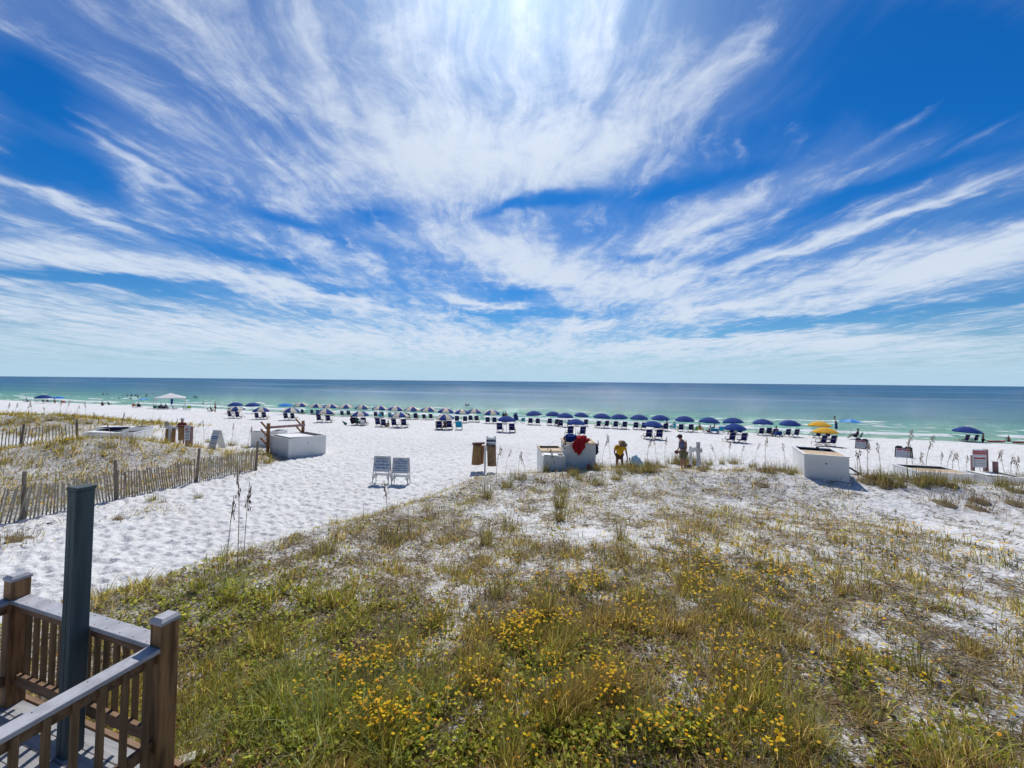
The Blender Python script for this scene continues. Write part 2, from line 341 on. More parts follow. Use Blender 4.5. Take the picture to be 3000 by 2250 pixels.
# ------------------------------------------------------------------ sea
def build_sea():
    # a fan of strips from below the beach out to the horizon; finer close to shore
    t = np.concatenate([np.linspace(-14, 60, 371), np.geomspace(60.3, 45000, 150)])
    xs = np.concatenate([-np.geomspace(40000, 260, 40), np.linspace(-250, 130, 761), np.geomspace(140, 40000, 40)])
    X, T = np.meshgrid(xs, t); Y = shore(X)+T
    Y = np.where(T > 2000, np.maximum(Y, T), Y)
    amp = np.interp(T, [-14, 0, 3, 12, 40, 60], [0, 0, .04, .12, .1, 0.0])
    Z = amp*(np.sin(T*.85+fbm(X*.05, T*.05, 3., 2)*9)*.5+(fbm(X*.25, T*.9, 4., 3)-.5)*1.2)
    rd = T-(8.5+3*(fbm(X*.04, X*0+3, 5., 2)-.5)*2); Z = Z+.3*np.exp(-(rd/1.1)**2)*(T < 60)
    Z = Z*(T > -1)
    V = np.stack([X, Y, Z], -1).reshape(-1, 3); n = len(xs); i = np.arange(len(t)-1)[:, None]*n+np.arange(n-1)[None]
    Fq = np.stack([i, i+1, i+n+1, i+n], -1).reshape(-1, 4)
    D = T.reshape(-1); L = np.log10(np.maximum(D, .1)+1)/4.7
    rdr = rd.reshape(-1)
    foam = np.exp(-((rdr+.5)/.9)**2)*sst((fbm(V[:, 0]*.09, D*0+1, 21., 3)-.3)*6)+1.2*np.exp(-((D-.3)/.55)**2)*sst((fbm(V[:, 0]*.07, D*0+7, 23., 3)-.3)*5)
    foam = foam+.9*np.exp(-((rdr-9)/.5)**2)*sst((fbm(V[:, 0]*.06, D*0+4, 25., 3)-.58)*9)
    foam = foam+.8*sst((fbm(V[:, 0]*.35, D*.9, 27., 4)-.66)*9)*sst(D/2)*(1-sst((D-22)/14))+.7*np.exp(-((rdr-22)/.6)**2)*sst((fbm(V[:, 0]*.05, D*0+9, 29., 3)-.62)*9)
    cols = np.stack([L, np.clip(foam, 0, 1), np.clip(D/100, 0, 1)], -1)
    m = bpy.data.materials.new('sea water'); nt = nodes(m); g = G(nt)
    tc = g.n('ShaderNodeTexCoord').outputs['Object']; at_ = g.n('ShaderNodeAttribute', attribute_name='tint')
    sp = g.n('ShaderNodeSeparateColor'); nt.links.new(at_.outputs['Color'], sp.inputs[0])
    mp = g.n('ShaderNodeMapping'); nt.links.new(tc, mp.inputs[0]); mp.inputs['Scale'].default_value = (.25, 1, 1); mp.inputs['Rotation'].default_value = (0, 0, R(12))
    big = g.noise(mp.outputs[0], .035, 4, .6); mid = g.noise(mp.outputs[0], .3, 5, .6)
    l = g.math('ADD', sp.outputs[0], g.math('MULTIPLY', g.math('SUBTRACT', big, .5), .11))
    cr = g.n('ShaderNodeValToRGB'); g.put(cr.inputs[0], l); e = cr.color_ramp.elements
    stops = [(0, (.36, .46, .34)), (.2, (.20, .42, .30)), (.31, (.11, .33, .27)), (.38, (.04, .19, .24)), (.46, (.018, .14, .24)), (.58, (.008, .10, .22)), (.8, (.005, .07, .19))]
    e[0].position = 0; e[0].color = (*stops[0][1], 1); e[1].position = stops[1][0]; e[1].color = (*stops[1][1], 1)
    for q, c in stops[2:]: k = e.new(q); k.color = (*c, 1)
    sx = g.n('ShaderNodeSeparateXYZ'); nt.links.new(tc, sx.inputs[0])
    band = g.noise(g.comb(g.math('MULTIPLY', sx.outputs[0], .004), g.math('MULTIPLY', sp.outputs[0], 34.), 0.), 1., 5, .65)
    col = g.mix(g.rng(mid, .5, .72, 0, .35), cr.outputs[0], (.01, .09, .12))
    col = g.mix(g.math('MULTIPLY', g.rng(band, .52, .66), g.rng(sp.outputs[0], .38, .5, 0, .6)), col, (.12, .27, .40))
    col = g.mix(g.math('MULTIPLY', g.rng(band, .47, .38), g.rng(sp.outputs[0], .3, .42, 0, .45)), col, (.006, .07, .13))
    fn = g.noise(tc, 2.2, 5, .7)
    fm = g.rng(g.math('ADD', g.math('MULTIPLY', sp.outputs[1], 1.1), g.math('SUBTRACT', fn, .5)), .28, .55)
    col = g.mix(fm, col, (.82, .84, .84))
    df = g.n('ShaderNodeBsdfDiffuse'); gl = g.n('ShaderNodeBsdfGlossy'); fr = g.n('ShaderNodeFresnel'); fr.inputs[0].default_value = 1.33
    w1 = g.noise(mp.outputs[0], 1.1, 6, .65); w2 = g.noise(tc, 4., 4, .7); w3 = g.rng(g.noise(tc, 1.9, 1, .5), .64, .72)
    b = g.n('ShaderNodeBump'); g.put(b.inputs['Height'], g.math('ADD', g.math('ADD', w1, g.math('MULTIPLY', w2, .3)), g.math('MULTIPLY', w3, .45))); b.inputs['Strength'].default_value = 1.; b.inputs['Distance'].default_value = .6
    g.put(df.inputs[0], col); g.put(gl.inputs[0], (1, 1, 1, 1)); gl.inputs['Roughness'].default_value = .1
    for q in (df, gl): nt.links.new(b.outputs[0], q.inputs['Normal'])
    fac = g.math('MULTIPLY', g.math('MINIMUM', fr.outputs[0], .17), g.math('SUBTRACT', 1., fm))
    mx = g.n('ShaderNodeMixShader'); g.put(mx.inputs[0], fac); nt.links.new(df.outputs[0], mx.inputs[1]); nt.links.new(gl.outputs[0], mx.inputs[2])
    o = g.n('ShaderNodeOutputMaterial'); nt.links.new(mx.outputs[0], o.inputs[0])
    return tag(np_mesh('sea_water', V, Fq, m, cols, True), kind='structure')
build_sea()

# ------------------------------------------------------------------ sky, clouds, sun
SUN_EL, SUN_AZ = 54., 0.5
def build_world():
    w = bpy.data.worlds.new('World'); S.world = w; w.use_nodes = True; nt = w.node_tree; nt.nodes.clear(); g = G(nt)
    sky = g.n('ShaderNodeTexSky', sky_type='NISHITA'); sky.sun_disc = False; sky.sun_elevation = R(SUN_EL); sky.sun_rotation = R(SUN_AZ)
    sky.altitude = 0; sky.air_density = 1.0; sky.dust_density = .35; sky.ozone_density = 3.5
    d = g.n('ShaderNodeTexCoord').outputs['Generated']
    sx = g.n('ShaderNodeSeparateXYZ'); nt.links.new(d, sx.inputs[0]); x, y, z = sx.outputs
    zc = g.math('ADD', g.math('MAXIMUM', z, 0.), .07)
    P = g.comb(g.math('DIVIDE', x, zc), g.math('DIVIDE', y, zc), 0.)
    wp = g.vec('SUBTRACT', g.noise(P, .9, 2, .5, col=True), (.5, .5, .5))
    wp2 = g.vec('SUBTRACT', g.noise(P, 3.5, 2, .5, col=True), (.5, .5, .5))
    Pw = g.vec('ADD', g.vec('ADD', P, g.vec('SCALE', wp, scale=.62)), g.vec('SCALE', wp2, scale=.14))
    s1 = g.noise(g.vec('MULTIPLY', Pw, (1.5, .5, 1)), 1.3, 9, .6)
    s2 = g.noise(g.vec('MULTIPLY', Pw, (5.5, 1.0, 1)), 1.6, 7, .62)
    s3 = g.noise(g.vec('MULTIPLY', g.vec('ADD', P, g.vec('SCALE', wp, scale=.5)), (2.2, 1.6, 1)), 2.6, 8, .65)
    s4 = g.noise(g.vec('ADD', P, g.vec('SCALE', wp2, scale=.3)), 9., 6, .68)
    yc = g.math('MAXIMUM', y, .12)
    Gd = g.comb(g.math('DIVIDE', x, yc), g.math('DIVIDE', z, yc), 0.)
    Gd = g.vec('ADD', Gd, g.vec('MULTIPLY', g.vec('SUBTRACT', g.noise(P, 1.7, 4, .6, col=True), (.5, .5, .5)), (.22, .1, 0)))
    # where banks of cirrus lie, by compass direction and height: x, y, rx, ry (2212-wide picture units), tilt, weight
    B = [(1040,335,330,85,4,.34),(1080,30,230,170,0,.2),(700,150,420,150,-30,.12),(1480,110,300,130,-25,.08),(1250,200,160,120,30,.12),(520,380,330,60,-35,.16),(960,520,190,45,-18,.26),(1130,560,110,50,-30,.22),(1330,610,230,50,-4,.36),(1480,480,280,36,20,.3),(1900,595,400,46,15,.38),(2140,530,200,55,12,.24),
         (60,550,170,30,-8,.34),(450,600,330,30,-12,.3),(680,640,250,20,-12,.3),(300,700,560,40,-6,.22),(1000,745,1300,34,0,.22),(1750,730,500,16,2,.2),(270,400,90,40,-50,.3),(130,450,200,11,-22,.34),(1960,440,360,11,18,.32),(1340,290,180,50,25,.16),(950,250,200,100,60,.1),
         (1640,540,200,24,18,.25),(1560,660,130,11,8,.4),(1050,655,120,12,-8,.4),(1260,700,70,12,0,.35),(260,330,200,10,-32,.2),(1980,240,130,11,30,.25),(2140,270,80,9,30,.22),(1240,545,420,16,0,.0),
         (2080,130,340,180,-10,-.36),(1700,250,200,80,20,-.12),(110,360,200,55,-18,-.4),(60,190,110,80,-20,-.25),(1200,418,110,22,8,-.42),(1090,430,60,14,30,-.2),(650,480,150,20,-18,-.3),(800,465,70,26,0,-.3),(690,628,130,10,-10,-.35),(200,612,250,14,-4,-.4),(560,560,140,12,-14,-.22),
         (1880,400,280,18,16,-.25),(1640,700,330,13,6,-.36),(1120,635,90,22,0,-.34),(1130,680,150,10,0,-.3),(2100,645,220,12,8,-.28),(1800,625,90,8,12,-.25),(1390,545,60,14,10,-.2),(120,250,160,20,-30,-.15),(1500,380,180,22,15,-.2)]
    acc = None
    for cx, cy, rx, ry, a, wt in B:
        if not wt: continue
        mp = g.n('ShaderNodeMapping', vector_type='TEXTURE'); nt.links.new(Gd, mp.inputs[0])
        mp.inputs['Location'].default_value = ((cx-1106)/831, (824-cy)/831, 0); mp.inputs['Rotation'].default_value = (0, 0, R(a)); mp.inputs['Scale'].default_value = (rx/831, ry/831, 1)
        q = g.vec('DOT_PRODUCT', mp.outputs[0], mp.outputs[0]); v = g.math('MULTIPLY', g.math('EXPONENT', g.math('MULTIPLY', q, -1.)), wt)
        acc = v if acc is None else g.math('ADD', acc, v)
    acc = g.math('MULTIPLY', acc, .62)
    hz = g.rng(z, 0., .10, 1., 0.)
    hz2 = g.rng(z, .0, .3, .07, 0.)
    n = g.math('ADD', g.math('ADD', g.math('MULTIPLY', s1, .55), g.math('MULTIPLY', s2, .5)), g.math('ADD', g.math('MULTIPLY', s3, .42), g.math('MULTIPLY', g.math('SUBTRACT', s4, .5), .34)))
    n = g.math('ADD', g.math('ADD', n, acc), hz2)
    thick = g.rng(n, .70, 1.06)
    veil = g.rng(g.math('ADD', g.math('ADD', acc, g.math('MULTIPLY', s1, .4)), g.math('MULTIPLY', s2, .15)), .12, .6, 0., .52)
    dens = g.math('SUBTRACT', 1., g.math('MULTIPLY', g.math('SUBTRACT', 1., g.math('MULTIPLY', thick, .84)), g.math('SUBTRACT', 1., veil)))
    front = g.rng(y, -.35, .25)
    dens = g.math('MULTIPLY', dens, front)
    sd = (math.sin(R(SUN_AZ))*math.cos(R(SUN_EL)), math.cos(R(SUN_AZ))*math.cos(R(SUN_EL)), math.sin(R(SUN_EL)))
    cs = g.vec('DOT_PRODUCT', d, sd)
    glow = g.math('POWER', g.math('MAXIMUM', cs, 0.), 30.)
    hs = g.n('ShaderNodeHueSaturation'); g.put(hs.inputs['Color'], sky.outputs[0]); hs.inputs['Saturation'].default_value = 1.32; hs.inputs['Value'].default_value = SKYV
    hs2 = g.vec('SCALE', hs.outputs[0], scale=g.math('ADD', g.math('MULTIPLY', front, .35), .65))
    skc = g.mix(1., hs2, g.mix(g.rng(z, .0, .42), (.60, .80, .98), SKYT), 'MULTIPLY')
    cl = g.vec('SCALE', (9.2, 10.3, 11.9), scale=g.math('ADD', g.math('MULTIPLY', glow, .42), .88))
    c = g.mix(dens, skc, cl)
    c = g.mix(g.math('MULTIPLY', hz, .9), c, (5.2, 7.7, 9.8))
    gl = g.math('MULTIPLY', g.math('POWER', g.math('MAXIMUM', cs, 0.), 34.), 5.5)
    c = g.vec('ADD', c, g.vec('SCALE', (1., .98, .92), scale=gl))
    bg = g.n('ShaderNodeBackground'); g.put(bg.inputs[0], c); bg.inputs[1].default_value = .1
    o = g.n('ShaderNodeOutputWorld'); nt.links.new(bg.outputs[0], o.inputs[0])
SKYV = 1.0; SKYT = (.14, .76, 1.14)
build_world()
sl = bpy.data.lights.new('sun', 'SUN'); sl.energy = 4.4; sl.angle = R(.53); sl.color = (1, .97, .92)
so = bpy.data.objects.new('sun', sl); COL.objects.link(so); so.location = (0, 0, 60)
sdv = Vector((math.sin(R(SUN_AZ))*math.cos(R(SUN_EL)), math.cos(R(SUN_AZ))*math.cos(R(SUN_EL)), math.sin(R(SUN_EL))))
so.rotation_euler = sdv.to_track_quat('Z', 'Y').to_euler()
S.view_settings.view_transform = 'Standard'; S.view_settings.look = 'None'; S.view_settings.exposure = -.22; S.view_settings.gamma = 1
S.cycles.max_bounces = 6; S.cycles.diffuse_bounces = 3; S.cycles.transparent_max_bounces = 6; S.cycles.caustics_reflective = False; S.cycles.caustics_refractive = False
#@@PLANTS
# ------------------------------------------------------------------ plants
def plantmat(name, trans=.35, rough=.6):
    m = bpy.data.materials.new(name); nt = nodes(m); g = G(nt)
    a = g.n('ShaderNodeAttribute', attribute_name='tint').outputs['Color']
    p = g.n('ShaderNodeBsdfPrincipled'); g.put(p.inputs['Base Color'], a); p.inputs['Roughness'].default_value = rough; p.inputs['Specular IOR Level'].default_value = .25
    t = g.n('ShaderNodeBsdfTranslucent'); g.put(t.inputs[0], g.mix(1., a, (1.35, 1.3, 1.1), 'MULTIPLY')); mx = g.n('ShaderNodeMixShader'); mx.inputs[0].default_value = trans
    nt.links.new(p.outputs[0], mx.inputs[1]); nt.links.new(t.outputs[0], mx.inputs[2]); o = g.n('ShaderNodeOutputMaterial'); nt.links.new(mx.outputs[0], o.inputs[0]); return m
GM = plantmat('grass blades', .52); LM = plantmat('leaves', .48); DM = plantmat('dry stems', .15, .9); FM = plantmat('petals', .4)
PAL = np.array([(.36,.33,.06),(.52,.42,.11),(.68,.56,.28),(.30,.33,.05),(.17,.20,.03),(.26,.16,.07),(.54,.42,.2),(.36,.40,.06)])
def scatter(n, r0=2.4, r1=50., p=1.55, amax=62):
    u = rng.random(n); q = 1-p
    r = (r0**q+u*(r1**q-r0**q))**(1/q); a = np.radians((rng.random(n)*2-1)*amax)
    return np.sin(a)*r, np.cos(a)*r
def blades(x, y, z, L, wd, az, lean, droop, col):
    """three-joint curved blades as triangles"""
    n = len(x); dx, dy = np.cos(az), np.sin(az); sx, sy = -dy, dx
    V = np.zeros((n, 5, 3), np.float32)
    def P(t, w, s):
        h = L*(t*(1-.35*droop*t)); o = L*(lean*t+droop*t*t*.6)
        return np.stack([x+dx*o+sx*w*s, y+dy*o+sy*w*s, z-.01+h], -1)
    V[:, 0] = P(0., wd, -.5); V[:, 1] = P(0., wd, .5); V[:, 2] = P(.55, wd, -.42); V[:, 3] = P(.55, wd, .42); V[:, 4] = P(1., wd, 0)
    T = np.array([(0, 1, 3), (0, 3, 2), (2, 3, 4)]); Fi = (np.arange(n)[:, None, None]*5+T[None]).reshape(-1, 3)
    return V.reshape(-1, 3), Fi, np.repeat(col, 5, 0)
def grow_grass(n=470000):
    x, y = scatter(n); x2 = rng.uniform(-58, -13, n//2); y2 = rng.uniform(8, 42, n//2); k2 = (duneL(x2, y2) > .1) & (np.abs(x2) < 1.6*y2); x = np.concatenate([x, x2[k2]]); y = np.concatenate([y, y2[k2]]); n = len(x); c, lu, fl = cover(x, y)
    clump = fbm(x*2.2, y*2.2, 31., 4); tuft = 1-sst(cells(x*1.5+3*vnoise(x*.3, y*.3), y*1.5, 33.)/.42)
    k = rng.random(n) < np.clip(c*(.10+1.25*sst((clump-.42)*4.5))*(.32+1.1*tuft), 0, 1)
    x, y, c, lu, tuft, clump = (q[k] for q in (x, y, c, lu, tuft, clump)); n = len(x); r = np.hypot(x, y)
    z = H(x, y)
    tall = 1+.9*duneL(x, y)
    L = tall*(.07+.17*rng.random(n)**1.6)*(1+1.3*tuft*rng.random(n))*(.75+.5*clump)*(1+.35*lu)
    wd = .0028+.0009*r*(.3+.7*rng.random(n))+.002*rng.random(n)
    az = rng.random(n)*6.283; az = np.where(rng.random(n) < .35, rng.normal(.6, .6, n), az)
    lean = rng.random(n)*.75; droop = rng.random(n)*.9
    g = fbm(x*.6, y*.6, 41., 3); idx = rng.integers(0, 8, n)
    green = rng.random(n) < np.clip(.18+.55*lu+.9*(g-.5), .05, .9)
    idx = np.where(green, rng.choice([0, 3, 4, 7, 7, 3], n), rng.choice([1, 2, 5, 6, 0, 1, 5], n))
    col = PAL[idx]*np.array([1.12, 1.06, .95])*(.55+.85*rng.random((n, 1)))
    yel = (duneL(x, y) > .5) & (rng.random(n) < .4+.5*sst((g-.45)*6)); col[yel] = np.array([.36, .28, .03])*(.6+.6*rng.random((yel.sum(), 1)))
    V, Fi, C = blades(x, y, z, L, wd, az, lean, droop, col)
    return tag(np_mesh('dune_grass', V, Fi, GM, C, nv=3), kind='stuff')
def grow_leaves(n=420000):
    x, y = scatter(n, p=1.75, r1=32); c, lu, fl = cover(x, y)
    clump = fbm(x*1.6+4, y*1.6, 51., 4)
    k = rng.random(n) < np.clip(c*(.12+.8*lu+.35*sst((clump-.48)*5)), 0, 1)*(.25+.75*sst((fbm(x*4, y*4, 53., 3)-.38)*5))
    x, y, lu = x[k], y[k], lu[k]; n = len(x); r = np.hypot(x, y); z = H(x, y)+rng.random(n)*.09*(.5+lu)
    s = (.009+.016*rng.random(n))*(1+.04*r); az = rng.random(n)*6.283; t = rng.normal(0, .5, n); t2 = rng.normal(0, .45, n)
    dx, dy = np.cos(az), np.sin(az); V = np.zeros((n, 4, 3), np.float32)
    a = np.stack([dx, dy, t], -1)*s[:, None]*1.25; b = np.stack([-dy, dx, t2], -1)*s[:, None]*.72; o = np.stack([x, y, z], -1)
    V[:, 0] = o-a; V[:, 1] = o-b; V[:, 2] = o+a*.9; V[:, 3] = o+b
    pal = np.array([(.46,.52,.06),(.31,.38,.05),(.58,.62,.10),(.18,.23,.04),(.50,.42,.08),(.34,.19,.08)])
    idx = np.where(rng.random(n) < .35+.6*lu, rng.integers(0, 4, n), rng.choice([1, 3, 4, 5, 5, 4], n))
    col = pal[idx]*np.array([1.1, 1., .9])*(.45+.95*rng.random((n, 1)))
    return tag(np_mesh('creeping_plants', V.reshape(-1, 3), np.arange(n*4).reshape(-1, 4), LM, np.repeat(col, 4, 0)), kind='stuff')
def grow_litter(n=700000):
    x, y = scatter(n, p=1.6, r1=40); c, lu, fl = cover(x, y); dm = np.clip(duneM(x, y)+duneL(x, y), 0, 1)
    k = rng.random(n) < np.clip(c*.6+dm*.75*sst((fbm(x*1.1, y*1.1, 63., 3)-.35)*4)+.03*sst(c*5), 0, 1)*(.2+.8*sst((fbm(x*3, y*3, 61., 3)-.4)*5))
    k &= ~indeck(x, y)
    x, y = x[k], y[k]; n = len(x); r = np.hypot(x, y); z = H(x, y)
    L = (.03+.13*rng.random(n)**2)*(1+.03*r); wd = .003+.0013*r*rng.random(n)
    az = np.where(rng.random(n) < .5, rng.normal(-.35, .5, n), rng.random(n)*6.283)
    col = np.array([(.17,.11,.05),(.3,.21,.11),(.45,.35,.2),(.09,.06,.035),(.24,.19,.09)])[rng.integers(0, 5, n)]*(.6+.6*rng.random((n, 1)))
    V, Fi, C = blades(x, y, z+.012, L, wd, az, 1.0+rng.random(n), np.full(n, .2), col)
    V = V.reshape(-1, 5, 3); b = V[:, :1, 2]; V[:, :, 2] = b+(V[:, :, 2]-b)*(.12+.5*rng.random((n, 1))**2)
    return tag(np_mesh('dry_stems', V.reshape(-1, 3), Fi, DM, C, nv=3), kind='stuff')
def grow_flowers(n=330000):
    x, y = scatter(n, p=1.7, r1=44); c, lu, fl = cover(x, y)
    px, py = x, y; k = rng.random(n) < np.clip(fl, 0, 1.4)*.27*(.05+.95*sst((fbm(x*2.6, y*2.6, 71., 3)-.44)*7))
    k &= ~indeck(x, y)
    x, y = x[k], y[k]; n = len(x); r = np.hypot(x, y); h = .12+.2*rng.random(n); z = H(x, y); s = (.0095+.0055*rng.random(n))*(1+.062*r)
    tx = rng.normal(0, .35, n); ty = rng.normal(-.15, .35, n); V = []
    ang = np.arange(7)*2*np.pi/7; ox = (rng.random(n)-.5)*.08; oy = (rng.random(n)-.5)*.08
    for q in ang:
        ca, sa = math.cos(q), math.sin(q); V.append(np.stack([x+ox+ca*s, y+oy+sa*s, z+h+s*(ca*tx+sa*ty)], -1))
    V.append(np.stack([x+ox, y+oy, z+h+s*.3], -1)); V = np.stack(V, 1)
    T = np.array([(i, (i+1) % 7, 7) for i in range(7)]); Fi = (np.arange(n)[:, None, None]*8+T[None]).reshape(-1, 3)
    col = np.array([(1.,.70,.01),(1.,.62,.01),(1.,.78,.02),(1.,.52,.01)])[rng.integers(0, 4, n)]*(.8+.3*rng.random((n, 1)))
    C = np.repeat(col, 8, 0); C[7::8] *= np.array([.75, .55, .5])
    o = tag(np_mesh('yellow_flowers', V.reshape(-1, 3), Fi, FM, C, nv=3), kind='stuff')
    # leafy stems under the flowers
    m = 3; X = np.repeat(x, m); Y = np.repeat(y, m); N = n*m
    colr = np.array([(.12,.15,.03),(.2,.2,.05),(.09,.12,.03)])[rng.integers(0, 3, N)]*(.7+.5*rng.random((N, 1)))
    V2, F2, C2 = blades(X+rng.normal(0, .02, N), Y+rng.normal(0, .02, N), np.repeat(z, m), np.repeat(h, m)*(.6+.45*rng.random(N)), .003+.0005*np.repeat(r, m), rng.random(N)*6.283, rng.random(N)*.3, rng.random(N)*.3, colr)
    tag(np_mesh('flower_stems', V2, F2, GM, C2, nv=3), kind='stuff')
grow_grass(); grow_leaves(); grow_litter(); grow_flowers()

# clumps of taller grass and sea oats: one thing each
def clump_mesh(nb, hgt, spread, pal, wd=.0105, erect=.5):
    x = rng.normal(0, spread, nb); y = rng.normal(0, spread, nb); az = np.arctan2(y, x)+rng.normal(0, .9, nb)
    L = hgt*(.3+.95*rng.random(nb)**1.5); col = np.array(pal)[rng.integers(0, len(pal), nb)]*(.65+.6*rng.random((nb, 1)))
    V, Fi, C = blades(x, y, np.full(nb, -.03), L, np.full(nb, wd)*(.6+.7*rng.random(nb)), az, rng.random(nb)*(1-erect)*.8, rng.random(nb)*(1-erect)*1.5, col*.8)
    k = 10; rr_ = spread*1.4; base = len(V); ang = np.arange(k)*2*np.pi/k
    V = np.concatenate([V, np.stack([np.cos(ang)*rr_, np.sin(ang)*rr_, np.full(k, -.03)], -1), np.stack([np.cos(ang)*rr_*.5, np.sin(ang)*rr_*.5, np.full(k, .035)], -1), [[0, 0, .06]]])
    T = [q for i in range(k) for q in ((base+i, base+(i+1) % k, base+k+i), (base+(i+1) % k, base+k+(i+1) % k, base+k+i), (base+k+i, base+k+(i+1) % k, base+2*k))]
    Fi = np.concatenate([Fi, np.array(T)]); C = np.concatenate([C, np.tile(np.array([[.3, .25, .16]]), (2*k+1, 1))])
    o = np_mesh('leaves', V, Fi, GM, C, nv=3); COL.objects.unlink(o); return o.data
OL = [(.22,.23,.06),(.33,.29,.09),(.46,.38,.16),(.22,.15,.07)]; BR = [(.28,.19,.1),(.4,.3,.15),(.2,.13,.07),(.26,.22,.09)]; GR = [(.34,.42,.1),(.46,.54,.2),(.6,.62,.3),(.3,.32,.09)]
CM = [clump_mesh(150, .42, .13, OL), clump_mesh(180, .5, .2, OL), clump_mesh(120, .3, .16, BR), clump_mesh(110, .5, .07, OL, erect=.6), clump_mesh(150, .36, .24, BR)]
CN = [clump_mesh(190, .42, .12, GR, .006, .2), clump_mesh(220, .5, .16, GR, .0055, .15), clump_mesh(150, .34, .1, OL, .005, .3)]
def place_clump(px, py, me, s, label, group, rz=None):
    p = ground(px, py)
    if indeck(p.x, p.y): return
    o = bpy.data.objects.new('grass_clump', me); COL.objects.link(o); o.location = p; o.scale = (s, s, s*1.1); o.rotation_euler = (0, 0, random.random()*6.28)
    tag(o, label, 'grass clump', group); return o
def scx(v): return v/.73733
for x, y, k, s in [(1055,1075,3,1.3),(1095,1050,0,1.),(1170,1042,2,1.),(1210,1095,3,1.5),(1215,1060,0,1.2),(1290,1045,1,1.),(1330,1035,0,.9),(1380,1018,1,1.),(1430,1010,1,1.1),(1465,1002,0,1.2),(1500,1002,1,1.3),(1530,1003,0,1.2),(1560,1002,3,1.1),(1585,1000,1,1.2),(1625,1008,0,1.1),(1665,1020,1,1.1),
                   (1120,1032,1,.9),(1250,1035,0,.9),(1340,1012,3,.9),(1400,1008,0,1.),(1640,1045,4,1.),(1880,1030,1,1.1),(1905,1035,0,1.2),(1940,1035,1,1.),(1985,1038,1,1.3),(2020,1040,0,1.3),(2060,1040,1,1.1),(2105,1040,0,1.2),(2140,1042,1,1.2),(2190,1060,1,1.3),(2205,1040,0,1.4),(2165,1050,3,1.1),(1985,1020,3,1.)]:
    place_clump(scx(x), scx(y), CM[k], s, 'olive brown clump of upright dune grass along the crest of the dune', 'grass clumps along the dune crest')
for x, y, s in [(1452,1001,1.3),(1466,1000,1.5),(1478,1001,1.4),(1490,1001,1.5),(1500,1000,1.3),(1345,1007,.9),(1360,1008,1.),(1325,1009,.8),(1180,1020,1.),(1200,1016,1.1),(1240,1012,1.),(1270,1010,1.1),(1300,1008,.9)]:
    place_clump(scx(x), scx(y), CM[random.choice([0, 1, 3])], s, 'olive brown clump of upright dune grass along the crest of the dune', 'grass clumps along the dune crest')
rr = random.Random(11)
for i in range(46):
    x = rr.uniform(1190, 1720) if i < 26 else rr.uniform(1850, 2212); y = (1004+12*rr.random() if i < 26 else 1036+14*rr.random())+(abs(x-1450)*.05 if i < 26 else 0)
    place_clump(scx(x), scx(y), CM[rr.choice([0, 1, 1, 2, 4])], rr.uniform(.8, 1.25), 'olive brown clump of upright dune grass along the crest of the dune', 'grass clumps along the dune crest')
for x, y, k, s in [(1050,1175,3,1.1),(1210,1125,3,1.4),(1185,1330,3,1.),(1100,1140,1,.9),(860,1160,1,1.1),(830,1170,4,1.),(930,1120,2,1.),(700,1195,0,.9),(690,1200,2,.8),(1070,1290,3,.8),(1050,1310,4,.9),(1340,1165,3,.9),(2030,1085,4,1.3),(2100,1095,4,1.2),(2110,1080,4,1.),(1210,1190,2,1.),(1470,1170,4,1.),(1120,1215,3,.8),(1640,1130,2,.9),(1330,1220,1,.8),(1530,1230,1,.8),(2190,1085,4,1.1),(1780,1210,2,.9),(1600,1330,0,.8),(1990,1460,3,.8),(1880,1290,4,.8)]:
    place_clump(scx(x), scx(y), CM[k], s, 'brownish clump of dune grass scattered over the slope of the big dune', 'grass clumps on the dune slope')
for x, y, k, s in [(510,1270,0,1.),(480,1250,2,1.1),(720,1560,1,1.1),(790,1520,0,1.),(900,1500,1,.9),(620,1500,0,1.),(560,1560,1,1.1),(680,1620,1,1.2),(850,1640,0,1.),(950,1520,0,.8),(1180,1480,1,.8),(1040,1440,0,.7),(500,1420,0,.8),(430,1600,1,.8),(410,1530,2,.9),(590,1350,2,.9),(860,1380,0,.8),(1380,1560,1,.7),(1640,1540,0,.7),(1290,1330,2,.8),(1500,1440,2,.7),(1860,1530,2,.7),(2080,1500,2,.8),(1750,1600,1,.7),(390,1640,2,1.2),(340,1650,2,1.),(640,1440,1,.9),(760,1440,2,.8)]:
    place_clump(scx(x), scx(y), CN[k], s, 'green clump of arching grass in the lush foreground near the timber landing', 'arching green grass clumps in the foreground')
for x, y, k, s in [(330,1080,0,.8),(345,1085,2,.7),(430,1075,0,.6),(255,1120,2,.6),(40,1165,4,.9),(15,1160,2,.9),(590,995,0,.7),(575,1000,1,.6)]:
    place_clump(scx(x), scx(y), CM[k], s, 'small dry grass clump on the open sand in front of the slat fence', 'dry grass clumps on the sand path')
for x, y, k, s in [(240,965,1,.9),(285,955,0,1.),(330,950,1,1.1),(370,948,0,1.),(400,950,1,1.),(450,955,0,1.),(500,962,1,1.1),(530,968,0,1.),(560,975,1,.9),(60,912,1,1.4),(110,908,0,1.5),(150,905,1,1.5),(190,915,0,1.3),(20,915,0,1.4),(220,930,2,1.3)]:
    place_clump(scx(x), scx(y), CM[k], s, 'olive grass clump on the fenced dune at the left of the beach', 'grass clumps on the left dune')
STEM = pm('straw stem', (.42, .34, .2), .7, .1); SEED = pm('brown seed head', (.34, .22, .14), .85, .2, 20.)
